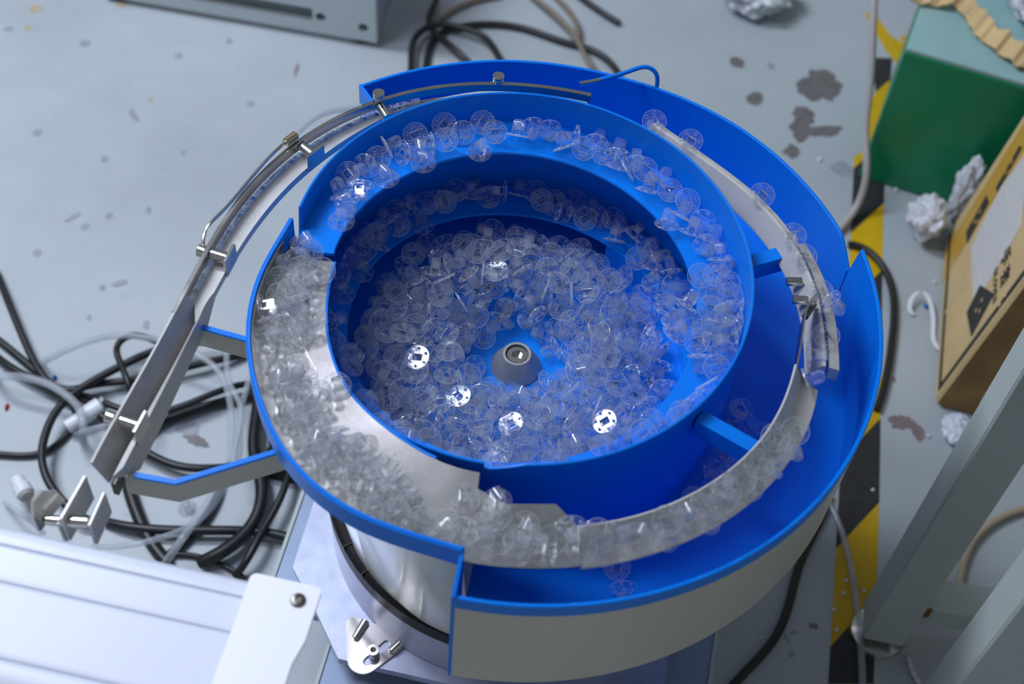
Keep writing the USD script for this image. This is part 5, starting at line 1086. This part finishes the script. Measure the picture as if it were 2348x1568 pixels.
obj('plate_edge', slab(lo_.difference(lo_.buffer(-.004, join_style=2)), .1621, .1640), M['frame'], lp_, smooth=False, label='pale edge of the lower plate')
obj('stand_column', place(box((-.13, -.10, .012), (.15, .16, .150), .004), (0, 0, 0), YAW), M['cast'], bf, smooth=False)
obj('stand_column', place(box((-.12, -.11, .162), (.14, .13, .193), .004), (0, 0, 0), YAW), M['dark'], bf, smooth=False)
obj('foot_plate', place(box((-.16, -.13, 0), (.18, .19, .012), .002), (0, 0, 0), YAW), M['cast'], bf, smooth=False)
# slotted bracket and its bolt
br = sg.MultiPoint([(-.1275, -.1880)]).buffer(.0170, 24).union(sg.Point(-.1440, -.1500).buffer(.007)).union(sg.Point(-.0890, -.1640).buffer(.007)).convex_hull
br = br.difference(sg.LineString([(-.1235, -.1915), (-.1065, -.1700)]).buffer(.0042))
bk = obj('slotted_bracket', slab(br, .2046, .2072), M['polished'], bf, smooth=False, label='bright slotted bracket bolted to the base plate')
for q0, q1 in (((-.1395, -.1690), (-.1310, -.1480)), ((-.1010, -.1800), (-.0850, -.1600))):
    obj('pressed_rib', tube([(*q0, .2074), (q0[0]*.93+q1[0]*.07, q0[1]*.93+q1[1]*.07, .2088), (*q1, .2110)], [.001, .0042, .0046], 14), M['polished'], bk)
hx = sg.Point(0, 0).buffer(.0062, 20).difference(sg.Polygon([(.0034*math.cos(k*math.pi/3), .0034*math.sin(k*math.pi/3)) for k in range(6)]))
obj('socket_bolt', [place(slab(hx, .0, .0075), (-.1180, -.1830, .2120)), place(slab(sg.Point(0, 0).buffer(.0058, 20), 0, .0055), (-.1180, -.1830, .2070))], M['polished'], bk, smooth=25)

# ================================================================ the clear plastic brackets
cls = stage.CreateClassPrim('/World/Looks/bracket_shape') if False else None
def disc_mesh():
    m = trimesh.convex.convex_hull(np.array([(r*math.cos(a), r*math.sin(a), z) for a in np.arange(36)*math.pi/18 for r, z in ((.01135, 0), (.0118, .00045), (.0118, .00125), (.01135, .0017))]))
    cuts = [place(trimesh.creation.cylinder(.00135, .008, sections=9), (.0086*math.cos(k*math.pi/3), .0086*math.sin(k*math.pi/3), 0)) for k in range(6)]
    m = trimesh.boolean.difference([m]+cuts+[box((-.0030, -.0042, -.001), (.0030, .0042, .003))], engine='manifold')
    lips = [place(ring([(.00135, .0017), (.00135, .0021), (.0018, .0021), (.0020, .0017)], 9), (.0086*math.cos(k*math.pi/3), .0086*math.sin(k*math.pi/3), .00004)) for k in range(6)]
    m = trimesh.util.concatenate([m]+lips); m.update_faces(~((m.face_normals[:, 2] < -.9) & (m.triangles_center[:, 2] < .0019)))   # the moulding's underside reads as one surface with its top
    return m
def arch(h, w, r, n=9): return [(-w, 0), (w, 0)]+[(w*math.cos(a), h-w+w*math.sin(a)) for a in np.linspace(0, math.pi, n)]
def housing_mesh():
    parts = []
    o = sg.Polygon(arch(.0148, .0046, 0)); hole = sg.Point(0, .0100).buffer(.0013, 2)
    to_yz = np.array([[0, 0, 1, 0], [1, 0, 0, 0], [0, 1, 0, 0], [0, 0, 0, 1.]])
    for x in (-.0044, .0030):                                     # two arched cheeks
        m = trimesh.creation.extrude_polygon(o.difference(hole), .0014, engine='earcut'); m.apply_transform(to_yz); m.apply_translation((x, 0, .00172)); m.update_faces(m.face_normals[:, 0]*np.sign(x) > -.9); parts.append(m)
    i = sg.Polygon(arch(.0134, .0032, 0)).buffer(0)               # the vault between them
    v = o.difference(i).intersection(sg.box(-.01, .0046, .01, .02))
    m = trimesh.creation.extrude_polygon(v, .0058, engine='earcut'); m.apply_transform(to_yz); m.apply_translation((-.0029, 0, .00172)); m.update_faces((np.abs(m.face_normals[:, 0]) < .9) & (np.hypot(m.triangles_center[:, 1], m.triangles_center[:, 2]-.0119) > .0036)); parts.append(m)
    return trimesh.util.concatenate(parts)
def part_of(m, keep):
    m = m.copy(); m.update_faces(keep); m.remove_unreferenced_vertices(); return m
_d, _h = disc_mesh(), housing_mesh()
_k = _d.face_normals[:, 2] > .95
_k &= _d.triangles_center[:, 2] < .00175
_c = np.abs(_h.face_normals[:, 0]) > .9
SHAPE = [('disc', part_of(_d, _k), 'clear'), ('disc_edge', part_of(_d, ~_k), 'clear_edge'), ('housing', part_of(_h, _c), 'clear'), ('housing_edge', part_of(_h, ~_c), 'clear_side')]
def clock(x, y):
    a = (90-math.degrees(math.atan2(y, x))) % 360; h = int((a+7.5)//15) % 24
    w = ['twelve', 'one', 'two', 'three', 'four', 'five', 'six', 'seven', 'eight', 'nine', 'ten', 'eleven'][h//2]
    return ('half-past '+w if h % 2 else w+" o'clock"), a
ORD = 'first second third fourth fifth sixth seventh eighth ninth tenth eleventh twelfth thirteenth fourteenth fifteenth sixteenth seventeenth eighteenth nineteenth twentieth'.split()
ZONE = {'l1': ('on lower blue ledge', 'clear brackets on the lower blue ledge'), 'l2': ('on upper blue ledge', 'clear brackets on the upper blue ledge'), 'tray': ('on wide steel tray', 'clear brackets on the steel tray'),
        'track': ('on outer steel track', 'clear brackets on the outer track'), 'slot': ('on slotted rail', 'clear brackets in single file on the slotted rail'), 'guide': ('in discharge chute', 'clear brackets in the discharge chute'),
        'pan': ('fallen in blue pan', 'clear brackets fallen into the pan'), 'heap': ('in bowl heap', 'clear brackets in the heap')}
def qmat(q):
    w, x, y, z = q
    return np.array([[1-2*(y*y+z*z), 2*(x*y-z*w), 2*(x*z+y*w)], [2*(x*y+z*w), 1-2*(x*x+z*z), 2*(y*z-x*w)], [2*(x*z-y*w), 2*(y*z+x*w), 1-2*(x*x+y*y)]])
rows = []
for z, pos, q in PARTS:
    P = np.array(pos)/1000; R = qmat(q); ax = R[:, 2]; hr, a = clock(P[0], P[1])
    pose = 'upright' if ax[2] > .8 else 'disc uppermost' if ax[2] < -.55 else 'sideways' if abs(ax[2]) < .35 else 'tilted'
    if z == 'heap': sub = 'close in' if np.hypot(P[0], P[1]) < .075 else 'halfway out' if np.hypot(P[0], P[1]) < .118 else 'by the ledge'
    else: sub = ''
    rows.append([z, hr, a, P, q, pose, sub])
cnt = {}
order = sorted(range(len(rows)), key=lambda i: (rows[i][0], rows[i][1], rows[i][6], (rows[i][2]+7.5) % 360))
lab = {}
for i in order:
    z, hr, a, P, q, pose, sub = rows[i]; k = (z, hr, sub); n = cnt[k] = cnt.get(k, -1)+1
    if z in ('slot', 'guide'): continue
    lab[i] = f"clear plastic bracket {ZONE[z][0]} at {hr}{' '+sub if sub else ''}, {ORD[n]} clockwise, {pose}"
for z, txt in (('slot', 'clear plastic bracket in single file on slotted rail, {} anticlockwise from the rail block'), ('guide', 'clear plastic bracket under the bar of the discharge chute, {} from the straight end')):
    idx = [i for i in range(len(rows)) if rows[i][0] == z]
    idx.sort(key=lambda i: math.degrees(math.atan2(rows[i][3][1], rows[i][3][0])) % 360 if z == 'guide' else (math.degrees(math.atan2(rows[i][3][1], rows[i][3][0]))+60) % 360, reverse=(z == 'guide'))
    for n, i in enumerate(idx): lab[i] = txt.format(ORD[n])
first = None
for i, (z, hr, a, P, q, pose, sub) in enumerate(rows):
    x = UsdGeom.Xform.Define(stage, numbered('/World/clear_plastic_bracket'))
    x.AddTranslateOp().Set(Gf.Vec3d(*map(float, P))); x.AddOrientOp(UsdGeom.XformOp.PrecisionFloat).Set(Gf.Quatf(*map(float, q)).GetNormalized())
    p = x.GetPrim(); key(p, label=lab[i], category='plastic part', group=ZONE[z][1])
    if first is None:
        first = p
        for nm, mm, mt in SHAPE: obj(nm, mm, M[mt], p, smooth=40)
    else:
        p.GetReferences().AddInternalReference(first.GetPath()); p.SetInstanceable(True)
# the rest of the heap, past three hundred
hp = UsdGeom.Xform.Define(stage, '/World/bracket_heap').GetPrim(); key(hp, label='deeper layers of clear plastic brackets heaped round the steel cone', category='plastic parts', kind='stuff')
for mt, nm in (('clear', 'heap_faces'), ('clear_edge', 'heap_edges'), ('clear_side', 'heap_sides')):
    rest = []
    for pos, q in REST:
        T = np.eye(4); T[:3, :3] = qmat(q); T[:3, 3] = np.array(pos)/1000
        for _, g, gm in SHAPE:
            if gm == mt:
                c = g.copy(); c.apply_transform(T); rest.append(c)
    obj(nm, rest, M[mt], hp, smooth=40, kind='stuff')

# ================================================================ white linear feeder in front
dirx = np.array([.1937, -.0251]); Lx = np.linalg.norm(dirx); dirx /= Lx; diry = np.array([dirx[1], -dirx[0]])   # along the profile, towards the camera
diry = np.array([-.129, -.9917]); org = np.array([-.1848, -.3137])
lf = thing('linear_feeder', 'white profile of the linear feeder that the steel chute runs into', 'feeder')
prof = [(0, .040), (0, .088), (.002, .0945), (.006, .0985), (.012, .1000), (.0165, .0992), (.0180, .0972), (.0200, .0988), (.040, .0985), (.0445, .0975), (.046, .0958), (.0485, .0972), (.095, .0935), (.099, .0925), (.101, .0905), (.104, .0925), (.112, .0925), (.118, .090), (.121, .086), (.19, .080), (.21, .070), (.21, .040)]
secs = [[(*(org+dirx*s+diry*u), z+ZB) for u, z in prof] for s in (-.62, -.4, -.2, 0.0, .004)]
obj('profile', sweep(secs), M['white'], lf, smooth=30)
fp = sg.Polygon([(-.1816, -.3146), (-.1276, -.3217), (-.1335, -.3647), (-.1400, -.3830), (-.1440, -.4100), (-.1600, -.4300), (-.1960, -.4250), (-.1935, -.4034), (-.1862, -.3531)]).buffer(-.005).buffer(.005)
ep = obj('end_plate', slab(fp, .1050+ZB, .1085+ZB), plain('white_enamel', lin(247, 248, 252), .32), lf, smooth=False, label='white rounded end plate with one screw')
obj('screw', [lathe([(0, .1085+ZB), (.0052, .1085+ZB), (.0058, .1092+ZB), (.0050, .1105+ZB), (.0028, .1110+ZB), (.0026, .1098+ZB), (0, .1098+ZB)], 20, (-.1437, -.3337))], M['bore'], ep)
obj('stand', place(box((-.05, -.06, 0), (.05, .06, .041+ZB), .003), (-.56, -.36, 0), -.13), M['alu'], lf, smooth=False)

# ================================================================ machine frame at the back
mf = thing('machine_frame', 'pale aluminium corner of a machine frame standing at the back', 'machine', (-.2700, .9480, 0), -.11)
obj('side_plate', trimesh.boolean.difference([box((-.46, 0, .012), (0, .012, .30), .001), box((-.40, -.01, .035), (-.105, .02, .062))]+[cyl((x, -.02, z), (x, .03, z), .0085, 20) for x, z in ((-.092, .047), (-.022, .040))], engine='manifold'), M['alu'], mf, smooth=25, label='pale plate with a slot and two holes')
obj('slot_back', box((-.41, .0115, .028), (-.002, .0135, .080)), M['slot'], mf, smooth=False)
obj('corner_post', box((-.012, .013, .012), (.0, .30, .30), .001), M['zinc'], mf, smooth=False)
obj('levelling_foot', [cyl((-.03, .03, 0), (-.03, .03, .008), .022, 20, .002), cyl((-.03, .03, .008), (-.03, .03, .02), .006, 12)], M['rubber'], mf)
obj('levelling_foot', [cyl((-.44, .03, 0), (-.44, .03, .008), .022, 20, .002), cyl((-.44, .03, .008), (-.44, .03, .02), .006, 12)], M['rubber'], mf)

# ================================================================ table frame on the right
yaw = -.13
tb = thing('table_frame', 'cream square-tube table frame with levelling feet standing on the tape', 'table')
for (x, y) in ((.476, -.003), (.4525, -.2220)):
    l = obj('leg', place(box((-.025, -.025, .028), (.025, .025, .735), .0025), (x, y, 0), yaw), M['frame'], tb, smooth=False)
    obj('levelling_foot', [ring([(.0, .0010), (.034, .0010), (.035, .003), (.033, .008), (.012, .013), (.0, .013)], 40, (x, y)), cyl((x, y, .012), (x, y, .029), .006, 14)], M['polished'], l, smooth=40, label='round bright levelling foot')
obj('lower_rail', place(box((.025, -.0215, .060), (.62, .0215, .100), .002), (.478, .010, 0), -.075), M['frame'], tb, smooth=False)
obj('side_rail', place(box((-.02, -.195, .690), (.02, -.025, .735), .002), (.476, -.003, 0), yaw), M['frame'], tb, smooth=False)
for (x, y) in ((1.085, -.065), (1.06, -.284)):
    obj('leg', place(box((-.025, -.025, 0), (.025, .025, .735), .0025), (x, y, 0), yaw), M['frame'], tb, smooth=False)
obj('table_top', place(box((-.04, -.27, .735), (.70, .05, .765), .003), (.476, -.003, 0), -.09), M['frame'], tb, smooth=False)
obj('rust_patch', place(box((.0255, -.0225, .080), (.038, -.0212, .1004)), (.478, .010, 0), -.075), M['rust'], tb, smooth=False, label='rusty weld at the rail end')

# ================================================================ green block, carton, film
gb = thing('green_block', 'solid green plastic block standing beside the hazard tape', 'block', (.5030, .7670, .0012), -.300)
obj('body', box((0, 0, 0), (.44, .30, .256), .002), M['green'], gb, smooth=False)
obj('top_sheet', box((.0015, .0015, .2562), (.4385, .2985, .2630), .001), M['pale_green'], gb, smooth=False, label='pale milky sheet on top of the block')
ct = thing('carton', 'worn brown cardboard carton of gloves leaning by the table leg', 'carton', (.5786, .3478, 0))
# local frame: u along the visible side (away from the camera), v up the side, w outward
ua = np.array([.0466, .2973, 0]); ua /= np.linalg.norm(ua); lean = .10
out_ = np.array([-ua[1], ua[0], 0]); vv = np.array([0, 0, 1.])*math.cos(lean)-out_*math.sin(lean); ww = np.cross(ua, vv); ww = ww if ww@out_ > 0 else -ww
CT = np.eye(4); CT[:3, 0], CT[:3, 1], CT[:3, 2] = ua, vv, ww
if np.linalg.det(CT[:3, :3]) < 0: pass
def cart(m):
    m = m.copy(); m.apply_transform(CT)
    if np.linalg.det(CT[:3, :3]) < 0: m.invert()
    m.apply_translation((0, 0, .004)); return m
obj('box_body', cart(box((0, 0, -.36), (.315, .44, 0), .006)), M['carton'], ct, smooth=False)
def flat(name, poly, mt, h=.0006, z=0.0, label=None): return obj(name, cart(slab(poly, z, z+h)), mt, ct, smooth=False, label=label)
flat('paper_label', sg.Polygon([(.075, .125), (.205, .105), (.235, .20), (.225, .285), (.105, .265)]), M['label'], label='torn white paper label')
flat('parcel_tape', sg.Polygon([(.22, 0), (.285, .0), (.30, .44), (.25, .44)]), M['parcel_tape'], .0004, label='brown parcel tape')
flat('parcel_tape', sg.Polygon([(.05, .30), (.30, .33), (.30, .385), (.06, .36)]), M['parcel_tape'], .0005)
for g in (sg.Polygon([(.030, .125), (.085, .105), (.100, .145), (.050, .190)]), sg.Polygon([(.012, .018), (.018, .018), (.018, .42), (.012, .42)]), sg.Polygon([(.012, .018), (.30, .018), (.30, .024), (.012, .024)]),
          sg.Polygon([(.150, .30), (.195, .28), (.205, .325), (.160, .34)]), sg.Polygon([(.225, .09), (.25, .085), (.262, .15), (.24, .16)]), sg.Polygon([(.235, .19), (.248, .185), (.26, .255), (.25, .262)]), sg.Polygon([(.19, .365), (.235, .36), (.23, .405), (.20, .41)])):
    flat('print', g.buffer(.0015, 2).difference(sg.MultiPoint([(g.centroid.x+dx, g.centroid.y+dy) for dx, dy in ((-.008, .004), (.006, .010), (.002, -.008))]).buffer(.004)), M['ink'], .0005, .0003)
txt = meshkit.text_mesh('GLOVES', .011, .0004); b = txt.bounds
T0 = np.eye(4); T0[:3, 0], T0[:3, 1], T0[:3, 2] = (-1, 0, 0), (0, 1, 0), (0, 0, -1)
def put(m, u, v):
    m = m.copy(); m.apply_transform(T0); m.invert() if np.linalg.det(T0[:3, :3]) < 0 else None; m.apply_translation((u, v, .0011)); return m
obj('lettering', cart(put(txt, .092, .190)), M['ink'], ct, smooth=False, label='printed word GLOVES')
def strokes(segs, w=.0028): return sg.MultiLineString(segs).buffer(w/2, cap_style=2)
hand = strokes([((.002, .024), (.020, .027)), ((.000, .018), (.022, .018)), ((-.002, .011), (.024, .011)), ((.012, .026), (.012, .000)), ((.012, .000), (.006, .003))])
sock = strokes([((.000, .024), (.024, .024)), ((.012, .028), (.001, .016)), ((.012, .024), (.024, .016)), ((.008, .019), (.017, .019)), ((.008, .015), (.017, .015)), ((.008, .020), (.008, .010)), ((.000, .010), (.024, .010)), ((.012, .010), (.003, .001)), ((.003, .001), (.021, .003)), ((.016, .007), (.022, .000))])
for g, u in ((hand, .098), (sock, .066)):
    mm = trimesh.util.concatenate([trimesh.creation.extrude_polygon(q, .0004, engine='earcut') for q in getattr(g, 'geoms', [g])])
    obj('lettering', cart(put(mm, u, .212)), M['ink'], ct, smooth=False, label='printed character')
# front side of the carton: frame line and soiling
def flat_front(name, poly, mt):
    m = slab(poly, 0, .0006); T = np.eye(4); T[:3, 0], T[:3, 1], T[:3, 2] = (0, 0, -1), (0, 1, 0), (-1, 0, 0); m.apply_transform(T); m.apply_translation((0, 0, 0)); obj(name, cart(m), mt, ct, smooth=False)
flat_front('soiling', sg.Polygon([(.004, .004), (.35, .004), (.35, .05), (.05, .035), (.03, .43), (.004, .43)]), M['carton_dark'])
flat_front('print', sg.Polygon([(.06, .06), (.34, .06), (.34, .066), (.066, .066), (.066, .42), (.06, .42)]), M['ink'])
def crumple(c, r, seed, squash=.5, sub=3):
    m = trimesh.creation.icosphere(sub, 1.0); v = np.array(m.vertices)
    n = meshkit.fbm(v*2.3+seed*9.1, 4, seed)-.5; cells = np.abs(meshkit.noise(v*4+seed, seed)-.5)
    v *= (1+.9*n+.5*cells)[:, None]; v *= np.array([r[0], r[1], r[2]]); v[:, 2] -= v[:, 2].min(); v += np.array(c)
    return trimesh.Trimesh(v, m.faces, process=False)
def at_label(name, mesh, mt, label, cat): return obj(name, mesh, mt, label=label, cat=cat, smooth=20)
at_label('plastic_wad', crumple((.345, 1.145, 0), (.055, .050, .03), 1), M['film'], 'crumpled white plastic bag lying alone at the back edge of the floor', 'plastic bag')
at_label('plastic_wad', crumple((.588, .655, 0), (.024, .030, .032), 2), M['film'], 'crumpled white plastic wad between the green block and the carton', 'plastic bag')
at_label('plastic_wad', crumple((.640, .690, 0), (.016, .020, .060), 3), M['film'], 'greyish folded plastic sheet standing behind the carton', 'plastic sheet')
at_label('plastic_wad', crumple((.715, .880, .266), (.072, .078, .055), 4), M['film'], 'big white plastic bag bulging from the torn carton on the green block', 'plastic bag')
at_label('foam_piece', crumple((.604, .305, 0), (.018, .022, .01), 6), M['white'], 'pinkish white foam piece under the carton corner', 'foam')
tc = []
base = [(.518, .868), (.556, .866), (.588, .860), (.602, .834), (.614, .808), (.634, .781), (.650, .763), (.690, .742)]
bs = spline(base, 40)
for i, q in enumerate(bs):
    w = .006+.008*meshkit.noise(np.array([i*.45, 2., 5.]), 2); z = .270+.012*meshkit.noise(np.array([i*.6, 7., 1.]), 4)
    tc.append([(q[0]-w*.5, q[1]-w, z-.003), (q[0]-w*.5, q[1]-w, z), (q[0]+w, q[1]+w, z+.012), (q[0]+w, q[1]+w, z+.008)])
at_label('torn_carton', sweep(tc), M['carton'], 'torn brown cardboard edge round the big plastic bag', 'cardboard')
pts = spline([(.565, .500, .004), (.560, .520, .012), (.575, .535, .016), (.592, .500, .006), (.590, .455, .004), (.596, .440, .006)], 40)
at_label('plastic_strap', sweep([[(q[0]-.003, q[1], q[2]), (q[0]+.003, q[1], q[2]+.001), (q[0]+.003, q[1], q[2]+.002), (q[0]-.003, q[1], q[2]+.001)] for q in pts]), M['white_plastic'], 'curled white strap on the floor beside the carton', 'strap')
pts = spline([(.512, -.030, .003), (.514, -.050, .006), (.520, -.062, .004), (.532, -.085, .004)], 24)
at_label('plastic_strip', tube(pts, [.002+.0016*abs(math.sin(k*.9)) for k in range(24)], 8), M['film'], 'twisted white plastic shred under the table frame', 'plastic shred')

# ================================================================ cables, hoses and small things
def cable(pts, r, mt, label, cat, name):
    p = np.array(pts); n = max(30, int(len(p)*9))
    q = spline(p, n); q[:, 2] = np.maximum(q[:, 2], r)
    obj(name, tube(q, r, 10), mt, label=label, cat=cat, smooth=60)
for pts, r, l in BLACK: cable(pts, r, M['cable'], l, 'cable', 'black_cable')
for pts, r, l in CLEAR: cable(pts, r, M['hose'], l, 'air hose', 'clear_hose')
for (pts, r, l), mt, nm in zip(OTHER, ('grey_cable', 'beige', 'brown_cable', 'brown_cable', 'brown_cable'), ('grey_cable', 'beige_hose', 'brown_cable', 'brown_cable', 'brown_cable')):
    cable(pts, r, M[mt], l, 'hose' if 'hose' in nm else 'cable', nm)
def connector(p0, p1, r, label):
    p0, p1 = np.array(p0), np.array(p1); d = p1-p0
    t = thing('push_in_connector', label, 'hose connector', p0)
    o = np.zeros(3)
    obj('body', [cyl(o, d*.45, r*.8, 18, .001), cyl(d*.40, d*.92, r, 18, .0015)], M['white_plastic'], t)
    obj('collar', cyl(d*.93, d*1.04, r*.8, 18, .0008), M['grey_cable'], t)
connector((-.5690, .1700, .016), (-.5290, .2090, .022), .0115, 'white push-in hose connector lying between the cables and the big loop')
connector((-.6050, .0800, .030), (-.5850, .0560, .032), .0115, 'white hose fitting behind the white profile at the picture edge')
tbx = thing('terminal_box', 'small black ribbed terminal box under the steel tray', 'box', (-.270, .150, 0), -.12)
obj('body', box((-.030, -.022, 0), (.034, .026, .030), .002), M['rubber'], tbx, smooth=False)
for k in range(4): obj('rib', box((-.0375, -.018+k*.011, .004), (-.0302, -.012+k*.011, .026), .0006), M['rubber'], tbx, smooth=False)
DL = {'b': ('blue_bead', 'bead'), 'w': ('white_plastic', 'plastic crumb'), 'r': ('red', 'clip')}
DTXT = ['small blue bead on the floor left of the carton', 'tiny white crumb on the floor above the blue bead', 'white crumb on the floor between black cable and tape', 'white crumb on the tape edge beside the clear hose', 'upper of two white crumbs on the yellow stripe', 'topmost white crumb on the yellow stripe beside the hose', 'white crumb on the yellow stripe by the table leg',
        'white crumb on the tape edge below the others', 'white crumb on the black stripe beside the pan', 'white crumb near the brown stain ring by the carton', 'white shred beside the lower corner of the green block', 'white crumb beside the brown floor stains', 'small blue clip under the black cables', 'small red clip on the floor by the cables']
for k, (pos, r, c) in enumerate(DEBRIS):
    mt, cat = DL[c]; r = r*.62; mm = trimesh.creation.icosphere(2, r); v = np.array(mm.vertices); v *= (1+.3*(meshkit.noise(v/r*1.7+k*5, k)-.5))[:, None]; v[:, 2] += r-.0006
    if c == 'r': v[:, 0] *= .7; v[:, 1] *= 1.8
    obj({'b': 'blue_bead', 'w': 'plastic_crumb', 'r': 'red_clip'}[c], trimesh.Trimesh(v+np.array([pos[0], pos[1], 0]), mm.faces, process=False), M[mt], smooth=60, label=DTXT[k], cat=cat)
# one bracket lying lost on the floor under the support arm
x = UsdGeom.Xform.Define(stage, numbered('/World/clear_plastic_bracket')); x.AddTranslateOp().Set(Gf.Vec3d(-.395, .078, .0016)); x.AddRotateZOp().Set(35); x.AddRotateXOp().Set(8)
key(x.GetPrim(), label='clear plastic bracket lost on the floor beneath the support arm', category='plastic part'); x.GetPrim().GetReferences().AddInternalReference(first.GetPath()); x.GetPrim().SetInstanceable(True)
